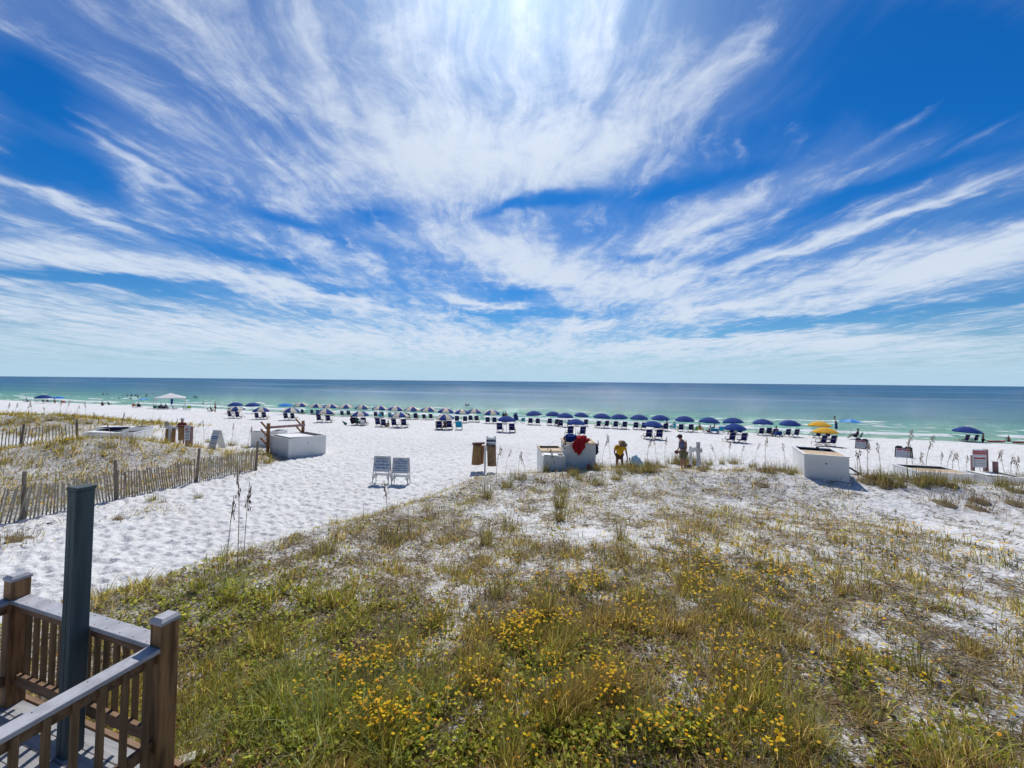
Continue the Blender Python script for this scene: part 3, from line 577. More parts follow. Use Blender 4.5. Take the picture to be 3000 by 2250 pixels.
def oat(h, lean, seeds):
    pts = [(0, 0, -.05)]+[(lean*h*(t**1.8), .1*h*math.sin(t*2)*.3, h*t*(1-.08*t)) for t in (.25, .5, .7, .85, 1.)]
    st = MB().path(pts, [.007, .0065, .006, .005, .004, .003], 5).build('stem', STEM); COL.objects.unlink(st)
    b = MB(); tip = Vector(pts[-1]); a = Vector(pts[-3])
    for i in range(seeds):
        t = i/seeds; p = a.lerp(tip, t); dr = random.uniform(-.6, 1)*.05*(1 if lean >= 0 else -1); q = p+Vector((dr, random.uniform(-.035, .035), -random.uniform(.01, .06)))
        b.tube(p, q, .002, .002, 3); b.ball(q-Vector((0, 0, .015)), (.011, .008, .022), 5, 4)
    sd = b.build('seed_head', SEED); COL.objects.unlink(sd); return st, sd
OATS = [oat(.95, .12, 16), oat(1.2, -.1, 20), oat(1.35, .22, 26), oat(.8, -.2, 14), oat(1.1, .05, 18)]
def place_oat(px, py, k, s, label, group, w=1.):
    st, sd = OATS[k]; p = ground(px, py); r = thing('sea_oat', label, 'sea oat', p, random.uniform(-.4, .4), group)
    s = s*1.45; r.scale = (s*w, s*w, s)
    for o in (st, sd): link(o.copy(), r)
L1 = 'tall thin sea oat stalk with a brown seed head on the dune crest'; G1 = 'sea oats along the dune crest'
for x, y, k, s in [(835,1150,1,.8),(1072,1032,0,1.),(1120,1020,0,.9),(1092,1022,2,.7),(1135,1032,3,.9),(1215,1030,4,1.2),(1200,1030,3,1.2),(1318,1000,1,1.1),(1262,1002,0,1.2),(1290,1000,4,1.),(1232,1010,3,1.3),(1398,1000,0,1.2),(1418,1000,1,1.),(1436,998,4,1.1),(1300,1005,2,1.),(1575,1002,4,1.),(1547,1002,3,1.1),(1602,1000,0,.9),(1653,1005,4,1.2),(1698,1015,1,1.),(1735,1000,3,1.),(1630,1000,2,.7),
                   (1852,1030,0,.9),(1862,1028,3,1.),(1875,1028,4,1.),(1905,1030,1,.9),(1960,1030,2,1.1),(1975,1030,1,1.2),(1988,1030,0,1.1),(2002,1030,3,1.),(2035,1035,4,1.),(2058,1035,0,1.1),(2075,1035,1,.9),(2120,1030,3,1.),(2128,1030,4,.8),(2150,1035,2,.9),(2172,1040,1,1.),(2185,1040,0,1.1),(2198,1045,4,1.),(2205,1040,3,1.1),(2045,1030,2,.8),(2090,1035,4,.9),(1500,1000,3,1.),(1480,1000,4,1.),(1345,1000,3,1.1)]:
    place_oat(scx(x), scx(y), k, s, L1, G1)
place_oat(2712, scx(1040), 2, 1.05, 'tallest sea oat of the dune, its seed head standing against the green water', None, .9)
for x, y, k, s in [(30,905,0,1.2),(68,905,1,1.),(95,903,3,1.),(128,900,4,1.1),(165,903,0,1.),(185,905,1,1.),(205,915,3,1.),(260,952,4,1.1),(300,945,0,1.1),(330,940,1,.9),(350,942,3,1.),(378,945,4,1.1),(405,948,0,1.1),(440,950,1,1.),(470,958,3,.9),(500,960,4,1.1),(535,968,0,1.2),(240,955,3,1.),(15,905,4,1.),(140,902,2,.9),(52,906,2,.8),(420,950,2,.8)]:
    place_oat(scx(x), scx(y), k, s, 'thin sea oat stalk rising from the fenced left dune', 'sea oats on the left dune')
place_oat(scx(488), scx(1232), 0, 1.15, 'short sea oat with a dark seed head at the path edge, left of its pair', None, .6)
place_oat(scx(512), scx(1225), 1, 1.25, 'tall sea oat at the path edge with a drooping brown head, right of its pair', None, .6)
place_oat(scx(525), scx(1226), 4, 1.15, 'sea oat stalk at the path edge furthest right of the near three', None, .6)
#@@THINGS
# ------------------------------------------------------------------ timber landing
ZF = 3.95; CAPZ = 5.02; TOPZ = 5.2
def deck():
    Wd = wood('deck post timber', (.38, .20, .085), (.09, .045, .02)); Wg = wood('weathered rail timber', (.28, .17, .10), (.11, .065, .035), 'X'); Wb = wood('baluster timber', (.28, .17, .085), (.10, .06, .03))
    Wcap = pm('grey painted cap', (.45, .44, .46), .55, .12, 8., .2); Wdeck = wood('grey deck boards', (.4, .39, .38), (.26, .25, .25), 'X')
    Wtall = wood('dark stained post', (.085, .115, .12), (.05, .07, .075)); root = thing('timber_landing', 'brown timber stair landing with slatted railings and one tall dark post at the lower left', 'landing', (P1.x, P1.y, ZF), math.atan2(U.y, U.x))
    # local frame: +x along the far rail (towards the photo's left), -y... towards the camera side is +y after the turn
    wl = Vector((W.x*U.x+W.y*U.y, -W.x*U.y+W.y*U.x)); sg = 1 if wl.y > 0 else -1      # outward side of the far rail
    zc = CAPZ-ZF; L = 2.24
    def post(x, y, name='post', h=TOPZ-ZF, down=.5):
        b = MB().box((x, y, (h-down)/2), (.14, .14, h+down)).build(name, Wd, root, bevel=.006)
        c = MB(); c.box((x, y, h+.012), (.15, .15, .024)); c.add([(x+i*.075, y+j*.075, h+.024) for i, j in ((-1, -1), (1, -1), (1, 1), (-1, 1))]+[(x+i*.055, y+j*.055, h+.05) for i, j in ((-1, -1), (1, -1), (1, 1), (-1, 1))], [(0, 1, 5, 4), (1, 2, 6, 5), (2, 3, 7, 6), (3, 0, 4, 7), (4, 5, 6, 7)])
        c.build('post_cap', Wcap, b); return b
    sb = MB()
    for i in range(12):
        for j in (-1, 1): sb.tube((.15+i*.18, j*.045, zc-.002), (.15+i*.18, j*.045, zc+.0015), .0045, .0045, 6)
    for i in range(8): sb.tube((.03, -sg*(.2+i*.28), zc-.002), (.03, -sg*(.2+i*.28), zc+.0015), .0045, .0045, 6)
    sb.build('screws', MAT['blk'], root)
    post(0, 0, down=.9); post(L, 0); post(0, -sg*2.3); post(L, -sg*2.3)
    def rail(a, b, out, name):
        a = Vector(a); b = Vector(b); d = (b-a).normalized(); a2 = a+d*.07; b2 = b-d*.07; o = Vector(out)
        r = MB().bar((a2+Vector((0, 0, zc-.02))), (b2+Vector((0, 0, zc-.02))), .14, .038).build('cap_rail', Wcap, root, bevel=.004)
        MB().bar(a2+Vector((0, 0, zc-.09)), b2+Vector((0, 0, zc-.09)), .038, .1).build('top_rail', Wg, root, bevel=.003)
        MB().bar(a2+Vector((0, 0, .25)), b2+Vector((0, 0, .25)), .038, .1).build('bottom_rail', Wg, root, bevel=.003)
        n = int((b2-a2).length/.138)
        for i in range(n):
            p = a2+d*((i+.5)*(b2-a2).length/n)+o*.039
            MB().box(p+Vector((0, 0, (zc-.05+.14)/2)), (.038, .038, zc-.05-.14)).build('baluster', Wb, root, bevel=.003)
    rail((0, 0, 0), (L, 0, 0), (0, sg, 0), 'far'); rail((0, -sg*2.3, 0), (0, 0, 0), (-1, 0, 0), 'near'); rail((L, -sg*2.3, 0), (L, 0, 0), (1, 0, 0), 'left')
    tx, ty = .42*L, -sg*.14
    t = MB().box((tx, ty, 1.14), (.13, .13, 2.36)).build('tall_post', Wtall, root, bevel=.005); MB().box((tx, ty, 2.34), (.145, .145, .035)).build('post_cap', Wtall, t, bevel=.006)
    tr = MB().box((tx, ty-.066*sg, 1.1), (.004, .002, 2.2)).build('seam', MAT['blk'], t)
    for i in range(17):
        MB().box((L/2, -sg*(.02+.142*i), -.02), (L+.1, .137, .036)).build('deck_board', Wdeck, root, bevel=.003)
    for y in (.09, ): MB().box((L/2, sg*.1, -.16), (L+.2, .04, .28)).build('rim_joist', Wg, root)
    MB().box((-.09, -sg*1.1, -.16), (.04, 2.3, .28)).build('rim_joist', Wg, root)
deck()

# ------------------------------------------------------------------ slat fences
def fence(pts, posts, label, hs=1.1, step=.086, hp=1.5, seed=1):
    rr = random.Random(seed); a0 = Vector((*pts[0], Hs(*pts[0]))); root = thing('slat_fence', label, 'fence', a0)
    seg = []; cum = [0]
    for a, b in zip(pts, pts[1:]): cum.append(cum[-1]+math.dist(a, b))
    def pt(s):
        for i in range(len(pts)-1):
            if s <= cum[i+1] or i == len(pts)-2:
                t = (s-cum[i])/(cum[i+1]-cum[i]); return (pts[i][0]+(pts[i+1][0]-pts[i][0])*t, pts[i][1]+(pts[i+1][1]-pts[i][1])*t)
    Ltot = cum[-1]; ps = [p*Ltot for p in posts]
    for s in ps:
        x, y = pt(s); z = Hs(x, y); l = Vector((rr.uniform(-.06, .06), rr.uniform(-.06, .06), 1)); p0 = Vector((x, y, z-.3))-a0
        MB().path([p0, p0+l*(hp*.6), p0+l*(hp+.3)], [.062, .058, .05], 9).build('fence_post', MAT['fpost'], root)
    bays = list(zip(ps, ps[1:]))
    for s0, s1 in bays:
        b = MB(); s = s0+step*.6; ph = rr.uniform(0, 6); tilt = rr.uniform(-.12, .12)
        while s < s1:
            x, y = pt(s); z = Hs(x, y); x2, y2 = pt(min(s+.05, Ltot)); t = Vector((x2-x, y2-y, 0)).normalized() if s < Ltot-.06 else t
            k = (s-s0)/(s1-s0); ln = tilt+.14*math.sin(k*3+ph)+rr.uniform(-.03, .03); h = hs*rr.uniform(.93, 1.06)-.12*math.sin(k*math.pi)
            p = Vector((x, y, z-.08))-a0; b.bar(p, p+Vector((t.x*ln, t.y*ln, h+.08)), .04*rr.uniform(.85, 1.1), .01, up=t.cross(Vector((0, 0, 1)))); s += step*rr.uniform(.9, 1.12)
        b.build('slat_panel', MAT['slat'] if rr.random() < .6 else MAT['slat2'], root)
        w = MB()
        for hh in (.25, .55, .85):
            q = []
            for i in range(9):
                x, y = pt(s0+(s1-s0)*i/8); q.append(Vector((x, y, Hs(x, y)+hh*hs-.08*math.sin(i/8*math.pi)))-a0)
            w.path(q, [.004]*9, 4)
        w.build('wire', MAT['wire'], root)
fence([(-19, 4.5), (-16.9, 9.5), (-15.7, 12.6), (-15.0, 14.7), (-14.2, 17.5), (-13.3, 20.2)], [0, .2, .36, .52, .66, .83, 1.], 'long grey slat fence along the sand path from the left edge to the white bin', seed=3)
fence([(-33, 20.5), (-30.5, 21.3), (-28, 22.3), (-26.0, 23.2)], [0, .36, .68, 1.], 'short far slat fence between the two left dunes, ending at a low bin', 1.25, .15, 1.45, seed=5)

# ------------------------------------------------------------------ umbrellas
def canopy_mesh(r, hc, mats, stripes, n=8, sub=4, flat=False):
    b = MB(); rings = 6; th = .008
    def P(k, j, off=0.):
        t = j/rings; a = k*2*math.pi/(n*sub); f = abs(((k % sub)/sub)-.5)*2      # 1 at a rib, 0 mid-gore
        rad = r*t*(1-.035*(1-f)*t); z = hc*(1-t**(1.9 if not flat else 1.4))-.02*r*(1-f)*t
        return (rad*math.cos(a), rad*math.sin(a), z+off)
    for k in range(n*sub):
        mi = (k//sub) % 2 if stripes else 0
        for j in range(rings):
            q = [P(k, j), P(k, j+1), P(k+1, j+1), P(k+1, j)]
            if j == 0: b.add([q[0], q[1], q[2]], [(0, 1, 2)], mi)
            else: b.add(q, [(0, 1, 2, 3)], mi)
        e0, e1 = P(k, rings), P(k+1, rings); v = .11 if not flat else .05
        b.add([e0, (e0[0]*1.004, e0[1]*1.004, e0[2]-v), (e1[0]*1.004, e1[1]*1.004, e1[2]-v), e1], [(0, 1, 2, 3)], mi)
    o = b.build('canopy', mats, smooth=False); COL.objects.unlink(o)
    me = o.data; bm = bmesh.new(); bm.from_mesh(me); bmesh.ops.remove_doubles(bm, verts=bm.verts, dist=1e-4); bmesh.ops.recalc_face_normals(bm, faces=bm.faces); bm.to_mesh(me); bm.free()
    return me
CANO = {'navy': canopy_mesh(1, .43, [MAT['navy']], False), 'striped': canopy_mesh(1, .43, [MAT['navy'], MAT['cream']], True), 'yellow': canopy_mesh(1, .40, [MAT['yellow']], False),
        'light blue': canopy_mesh(1, .30, [MAT['lblue'], MAT['pblue']], True, flat=True), 'bright': canopy_mesh(1, .34, [MAT['lblue']], False)}
_b = MB(); _b.tube((0, 0, -.3), (0, 0, 1), .022, .02, 8); POLE = _b.build('pole', MAT['pole']); COL.objects.unlink(POLE)
_b = MB()
for k in range(8):
    a = k*math.pi/4; _b.bar((0, 0, .02), (math.cos(a)*.97, math.sin(a)*.97, .0), .014, .014)
RIBS = _b.build('ribs', MAT['pole']); COL.objects.unlink(RIBS)
_b = MB(); _b.ball((0, 0, 0), (.03, .03, .05)); FIN = _b.build('finial', MAT['pole']); COL.objects.unlink(FIN)
def umbrella(px0, px1, top, base, kind, label, group):
    cx = (px0+px1)/2; p = ground(cx, base); off = math.hypot(1, (cx-1500)/F)
    r = min(1.45, max(.95, (px1-px0)/2/off*p.y/F)); hy = 1102+cx*.01
    zt = CAMZ-(top-hy)*p.y/F; h = min(2.5, max(1.75, zt-p.z))
    root = thing('beach_umbrella', label, 'beach umbrella', p, random.uniform(0, 6.28), group)
    root.rotation_euler = (random.uniform(-.05, .05), random.uniform(-.05, .05), random.uniform(0, 6.28))
    c = bpy.data.objects.new('canopy', CANO[kind]); hc = (.43 if kind not in ('light blue',) else .3)*r; c.location = (0, 0, h-hc); c.scale = (r, r, r); link(c, root)
    o = POLE.copy(); o.scale = (1, 1, h-.03); link(o, root)
    o = RIBS.copy(); o.location = (0, 0, h-hc-.06); o.scale = (r, r, r); link(o, root); o = FIN.copy(); o.location = (0, 0, h+.02); link(o, root)
    return p, r, root

# chairs ---------------------------------------------------------------- facing +y, origin on the sand under the seat
def make_chair(clothm, frame, hi=1.02, legrest=True, w=.6, prn=True):
    parts = []
    def fin(b, n, m, bevel=0): o = b.build(n, m, bevel=bevel); COL.objects.unlink(o); parts.append(o)
    b = MB()
    for s in (-1, 1):
        x = s*w/2; b.bar((x, -.22, .28), (x, -.42, hi), .035, .03); b.bar((x, -.3, .02), (x, .3, .36), .035, .03); b.bar((x, .32, .02), (x, -.28, .34), .03, .03)
        b.bar((x, -.36, .58), (x, .28, .54), .06, .025); b.bar((x, .26, .32), (x, .28, .54), .03, .03)
        if legrest: b.bar((x*.9, .28, .33), (x*.9, .85, .22), .03, .03); b.bar((x*.9, .7, .02), (x*.9, .72, .24), .03, .03)
    b.bar((-w/2, -.42, hi), (w/2, -.42, hi), .03, .03); b.bar((-w/2, -.3, .03), (w/2, -.3, .03), .03, .03); b.bar((-w/2, .3, .03), (w/2, .3, .03), .03, .03)
    fin(b, 'frame', frame)
    def sheet(p, q, sag, wd):
        b = MB(); n = 7; top = []; p = Vector(p); q = Vector(q); nrm = Vector((0, 1, 0)).cross(q-p); nn = Vector((0, -(q-p).z, (q-p).y)).normalized()
        for i in range(n):
            t = i/(n-1); c = p.lerp(q, t)-nn*sag*math.sin(t*math.pi); top.append(c)
        vs = [c+Vector((s*wd/2, 0, 0))+nn*e for c in top for s in (-1, 1) for e in (-.004, .004)]
        fs = []
        for i in range(n-1):
            a = i*4; fs += [(a, a+4, a+6, a+2), (a+1, a+3, a+7, a+5), (a, a+1, a+5, a+4), (a+2, a+6, a+7, a+3)]
        fs += [(0, 2, 3, 1), (n*4-4, n*4-3, n*4-1, n*4-2)]
        return b.add(vs, fs)
    fin(sheet((0, -.22, .29), (0, -.42, hi-.01), .03, w-.05), 'backrest', clothm)
    fin(sheet((0, -.22, .29), (0, .28, .34), .03, w-.06), 'seat', clothm)
    if legrest: fin(sheet((0, .28, .34), (0, .85, .23), .02, w-.12), 'leg_rest', clothm)
    if prn:
        b = MB()
        for i in range(7):
            x = -.18+i*.06; b.box((x, -.345, .69), (.035, .006, .045), Matrix.Rotation(R(15), 3, 'X'))
        fin(b, 'lettering', MAT['print'])
    return parts
CH = {'navy': make_chair(MAT['sling'], MAT['chairwood']), 'teal': make_chair(MAT['teal'], MAT['metal'], .85, False, prn=False), 'lime': make_chair(MAT['lime'], MAT['metal'], .85, False, prn=False),
      'cyan': make_chair(MAT['cyan'], MAT['metal'], .9, False, prn=False), 'green': make_chair(MAT['green'], MAT['metal'], .85, False, prn=False), 'lilac': make_chair(MAT['purple'], MAT['metal'], .8, False, prn=False),
      'orange': make_chair(MAT['orange'], MAT['metal'], .8, False, prn=False), 'maroon': make_chair(MAT['dkred'], MAT['metal'], .8, False, prn=False), 'plum': make_chair(MAT['dk'], MAT['metal'], .75, False, prn=False), 'white': make_chair(MAT['white'], MAT['metal'], .85, False, prn=False)}
def chair(x, y, rz, kind, label, group=None, s=1.):
    r = thing('beach_chair', label, 'beach chair', (x, y, Hs(x, y)), rz, group); r.scale = (s, s, s)
    for o in CH[kind]: link(o.copy(), r)
    return r
ORD = ['first', 'second', 'third', 'fourth', 'fifth', 'sixth', 'seventh', 'eighth', 'ninth', 'tenth', 'eleventh', 'twelfth', 'thirteenth', 'fourteenth', 'fifteenth']
# px0, px1, top, base, kind, row (b back, f front), chairs
UM = [(666,714,1178,1211,'navy','b'),(718,763,1179,1211,'navy','b'),(668,717,1190,1225,'striped','f'),(740,791,1192,1228,'striped','f'),(813,858,1180,1214,'bright','x'),(825,875,1194,1231,'striped','f'),
 (862,903,1180,1213,'striped','b'),(907,947,1182,1215,'striped','b'),(926,980,1197,1237,'striped','f'),(946,990,1183,1218,'striped','b'),(993,1036,1184,1219,'striped','b'),(1039,1083,1186,1220,'striped','b'),(1030,1081,1204,1245,'striped','f'),
 (1091,1134,1188,1223,'striped','b'),(1135,1179,1189,1225,'striped','b'),(1185,1230,1191,1228,'striped','b'),(1233,1276,1192,1229,'striped','b'),(1146,1197,1209,1252,'striped','f'),(1280,1328,1195,1233,'striped','b'),(1329,1373,1199,1238,'striped','b'),
 (1368,1409,1197,1236,'striped','b'),(1278,1328,1214,1258,'striped','f'),(1417,1462,1200,1240,'striped','b'),(1456,1510,1218,1266,'navy','f'),(1541,1588,1203,1244,'navy','b'),(1599,1642,1205,1246,'navy','b'),(1631,1680,1209,1250,'navy','b'),
 (1680,1723,1208,1248,'navy','b'),(1660,1712,1227,1277,'navy','f'),(1736,1788,1210,1253,'navy','b'),(1790,1840,1212,1256,'navy','b'),(1846,1900,1214,1258,'navy','b'),(1882,1939,1234,1286,'navy','f'),(1908,1962,1215,1261,'navy','b'),
 (1977,2035,1218,1264,'navy','b'),(2045,2108,1222,1268,'navy','b'),(2118,2182,1223,1272,'navy','b'),(2118,2187,1242,1295,'navy','f'),(2204,2268,1227,1275,'navy','b'),(2282,2346,1230,1279,'navy','b'),
 (2366,2437,1233,1283,'yellow','b'),(2379,2459,1251,1306,'yellow','f'),(2458,2529,1227,1285,'light blue','x'),(2785,2877,1249,1295,'navy','z'),(99,154,1157,1182,'navy','y'),(154,188,1160,1184,'bright','w'),(406,432,1167,1193,'light blue','v')]
SPECIAL = {4: 'light blue umbrella at the left end of the striped row, beside the plain navy pair', 40: 'yellow umbrella further back, touching the water line in view', 41: 'nearer yellow umbrella with two navy chairs under it', 42: 'two tone bright blue umbrella on a thin pole right of the yellow pair',
 43: 'lone navy umbrella with two chairs at the far right by the water', 44: 'navy umbrella at the far left edge of the beach', 45: 'small light blue umbrella touching the navy one at the far left', 46: 'small blue and white umbrella over the orange and dark chairs left of the white canopy'}
cnt = {}; NOCH = {4, 1, 42, 44, 45, 46, 35}; spread = {43: .62}
KINDN = {'navy': 'navy', 'striped': 'striped'}
for i, (a, b, t, g0, kind, row) in sorted(enumerate(UM), key=lambda q: q[1][0]):
    if i in SPECIAL: desc = SPECIAL[i]; short = {40: 'the further yellow umbrella', 41: 'the nearer yellow umbrella', 43: 'the lone navy umbrella at the far right', 4: 'the light blue umbrella by the striped row'}.get(i, ''); grp = None
    else:
        k = (kind, row); cnt[k] = cnt.get(k, 0)+1; o = ORD[cnt[k]-1]; rn = 'seaward row' if row == 'b' else 'nearer row'
        desc = f"{'plain navy' if kind == 'navy' else 'navy and cream striped'} umbrella, {o} {kind} one from the left in the {rn}"; short = f"the {o} {kind} umbrella of the {rn}"; grp = f"{kind} umbrellas in the {rn}"
    if kind == 'striped': a -= 2; b += 2
    p, r, root = umbrella(a, b, t, g0, kind, desc, grp)
    if i in NOCH: continue
    sp = spread.get(i, random.uniform(.5, .66)); yo = random.uniform(-.35, .1); an = random.uniform(-.25, .12) if a < 1400 else random.uniform(-.1, .25)
    for s, nm in ((-1, 'left'), (1, 'right')):
        q = an+random.uniform(-.1, .1); chair(p.x+s*sp+yo*.1, p.y+yo+s*sp*math.sin(an)*.6, q, 'navy', f"{nm} navy sling chair under {short}", 'navy sling chairs under the umbrellas')
def ch(px, py, kind, label, rz=0., s=1.):
    p = ground(px, py); return chair(p.x, p.y, rz, kind, label, None, s)
# single chairs and the people's own chairs
ch(1110, 1250, 'navy', 'left of two unshaded navy chairs in front of the striped umbrellas', -.2); ch(1127, 1251, 'navy', 'right of two unshaded navy chairs, with a sunbather in front of it', -.2)
ch(1144, 1226, 'teal', 'teal chair with its back draped by a striped towel, under a striped umbrella'); ch(1116, 1225, 'cyan', 'chair hidden under a teal towel left of the draped one', -.3)
ch(1345, 1259, 'cyan', 'turquoise chair standing alone on the sand near the navy umbrella', 0, 1.15); ch(1285, 1257, 'navy', 'navy chair with a white towel over its back under the front striped umbrella', 0, .95)
ch(1531, 1239, 'teal', 'teal chair right of the closed navy umbrella', .3); ch(1971, 1257, 'cyan', 'bright turquoise chair by the water between two navy umbrellas', .5); ch(2036, 1266, 'lime', 'lime green chair at the left of the seated group', .5)
ch(2112, 1266, 'cyan', 'blue chair at the right of the seated group', -.2); ch(2106, 1263, 'plum', 'dark chair partly behind the blue one in the seated group', .2); ch(2514, 1287, 'green', 'dark green chair with a sitter under the bright blue umbrella', .5)
ch(512, 1200, 'lilac', 'lilac chair on the sand under the right leg of the white canopy', -.6); ch(541, 1201, 'cyan', 'blue low chair right of the white canopy', -.6); ch(553, 1201, 'lime', 'lime green low chair right of the white canopy', .8)
ch(394, 1194, 'orange', 'orange chair left of the dark one under the small blue umbrella', .3); ch(408, 1194, 'plum', 'dark chair right of the orange one under the small blue umbrella', .5); ch(614, 1207, 'maroon', 'maroon low chair on open sand left of the first umbrellas', -.7)
ch(74, 1179, 'plum', 'plum lounge chair furthest left on the beach', -.8); ch(108, 1178, 'plum', 'reclined dark chair left under the far left navy umbrella', -.8); ch(130, 1180, 'plum', 'upright dark chair under the far left navy umbrella', 0)
ch(143, 1180, 'maroon', 'dark maroon chair under the far left navy umbrella', 0); ch(187, 1183, 'orange', 'red chair under the far left light blue umbrella', .6); ch(1064, 1247, 'white', 'grey striped chair at the right of the two front sunbathers', 0, .9)
ch(457, 1200, 'green', 'green chair at the left leg of the white canopy', .2); ch(470, 1200, 'plum', 'dark lounger under the white canopy', .1); ch(484, 1200, 'plum', 'dark lounger in the middle of the white canopy shade', .2)
for px, py, lb in ((1185+6, 1226, 'reclined navy chair left of the fifth back row pair'), (1222, 1226, 'reclined navy chair leaning right under a striped umbrella'), (1478, 1242, 'empty navy chair beside the closed umbrella'), (1640, 1250, 'navy chair tucked between two overlapping navy umbrellas'), (2268, 1279, 'navy chair between the last two plain umbrellas')):
    ch(px, py, 'navy', lb, random.uniform(-.4, .4))

# closed umbrella
def closed_umb(px, py, h, r, m, label, tilt=(0, 0)):
    p = ground(px, py); t = thing('closed_umbrella', label, 'closed umbrella', p); t.rotation_euler = (tilt[0], tilt[1], 0)
    b = MB(); n = 16; prof = [(h, .01), (h*.93, .03), (h*.75, r*.45), (h*.5, r*.8), (h*.34, r), (h*.26, r*.9)]
    vs = [(math.cos(k*6.283/n)*q*(1+.22*(-1)**k), math.sin(k*6.283/n)*q*(1+.22*(-1)**k), z) for z, q in prof for k in range(n)]
    b.add(vs, [(j*n+k, (j+1)*n+k, (j+1)*n+(k+1) % n, j*n+(k+1) % n) for j in range(len(prof)-1) for k in range(n)]+[tuple(range((len(prof)-1)*n, len(prof)*n))]); b.build('folded_canopy', m, t)
    MB().tube((0, 0, -.2), (0, 0, h*.3), .02, .02).build('pole', MAT['pole'], t)
closed_umb(1512, 1239, 1.75, .32, MAT['navy'], 'closed navy umbrella standing like a cone between the rows')
closed_umb(1019, 1247, .9, .15, MAT['green'], 'furled green umbrella leaning left beside the two front sunbathers', (0, -.9))

# ------------------------------------------------------------------ people
JB = dict(pelvis=((0, 0, .93), .125), waist=((0, 0, 1.1), .112), chest=((0, 0, 1.33), .135), neck=((0, 0, 1.5), .055), chin=((0, .015, 1.57), .062), head=((0, .02, 1.67), .092), crown=((0, .01, 1.74), .07), nose=((0, .115, 1.655), .016))
for s, n in ((-1, 'L'), (1, 'R')):
    JB.update({'sh'+n: ((s*.17, 0, 1.43), .055), 'el'+n: ((s*.23, -.02, 1.15), .04), 'wr'+n: ((s*.25, .05, .9), .027), 'ha'+n: ((s*.255, .07, .83), .028),
               'hi'+n: ((s*.085, 0, .88), .088), 'kn'+n: ((s*.1, .01, .49), .056), 'an'+n: ((s*.1, -.02, .08), .038), 'to'+n: ((s*.11, .14, .03), .03)})
EB = [('pelvis', 'waist'), ('waist', 'chest'), ('chest', 'neck'), ('neck', 'chin'), ('chin', 'head'), ('head', 'crown'), ('head', 'nose')]+[(a+n, b+n) for n in 'LR' for a, b in (('sh', 'el'), ('el', 'wr'), ('wr', 'ha'), ('hi', 'kn'), ('kn', 'an'), ('an', 'to'))]+[('chest', 'shL'), ('chest', 'shR'), ('pelvis', 'hiL'), ('pelvis', 'hiR')]
def skin(J, E, grow=0., lv=1, root='pelvis'):
    names = sorted({n for e in E for n in e}); idx = {n: i for i, n in enumerate(names)}
    me = bpy.data.meshes.new('sk'); me.from_pydata([J[n][0] for n in names], [(idx[a], idx[b]) for a, b in E], [])
    o = bpy.data.objects.new('sk', me); COL.objects.link(o); o.modifiers.new('s', 'SKIN'); sv = me.skin_vertices[0].data
    for n in names:
        sv[idx[n]].radius = (J[n][1]+grow,)*2; sv[idx[n]].use_root = (n == root)
    o.modifiers.new('u', 'SUBSURF').levels = lv
    dg = bpy.context.evaluated_depsgraph_get(); dg.update(); m2 = bpy.data.meshes.new_from_object(o.evaluated_get(dg)); bpy.data.objects.remove(o); bpy.data.meshes.remove(me)
    for p in m2.polygons: p.use_smooth = True
    return m2
def pose(**k):
    J = dict(JB)
    for n, v in k.items(): J[n] = (v, JB[n][1]) if not isinstance(v[0], tuple) else v
    return J
def fingers(J, E, n, d, side):
    """five short unequal bent finger chains from the hand joint; d = direction, side = across the palm"""
    h = Vector(J['ha'+n][0]); d = Vector(d).normalized(); s = Vector(side).normalized(); c = d.cross(s)
    for i, (o, L) in enumerate(((-.03, .062), (-.011, .075), (.010, .07), (.029, .055))):
        a = h+s*o*.9+d*.035; J[f'f{n}{i}a'] = (tuple(a), .0095); J[f'f{n}{i}b'] = (tuple(a+d*L*.55+c*.006), .0085); J[f'f{n}{i}c'] = (tuple(a+d*L+c*.022), .007)
        E += [('ha'+n, f'f{n}{i}a'), (f'f{n}{i}a', f'f{n}{i}b'), (f'f{n}{i}b', f'f{n}{i}c')]
    a = h-s*.03; J[f't{n}a'] = (tuple(a-s*.02+d*.01+c*.01), .0105); J[f't{n}b'] = (tuple(a-s*.045+d*.035+c*.02), .009); E += [('ha'+n, f't{n}a'), (f't{n}a', f't{n}b')]
SH = ['pelvis', 'waist', 'chest', 'shL', 'shR']
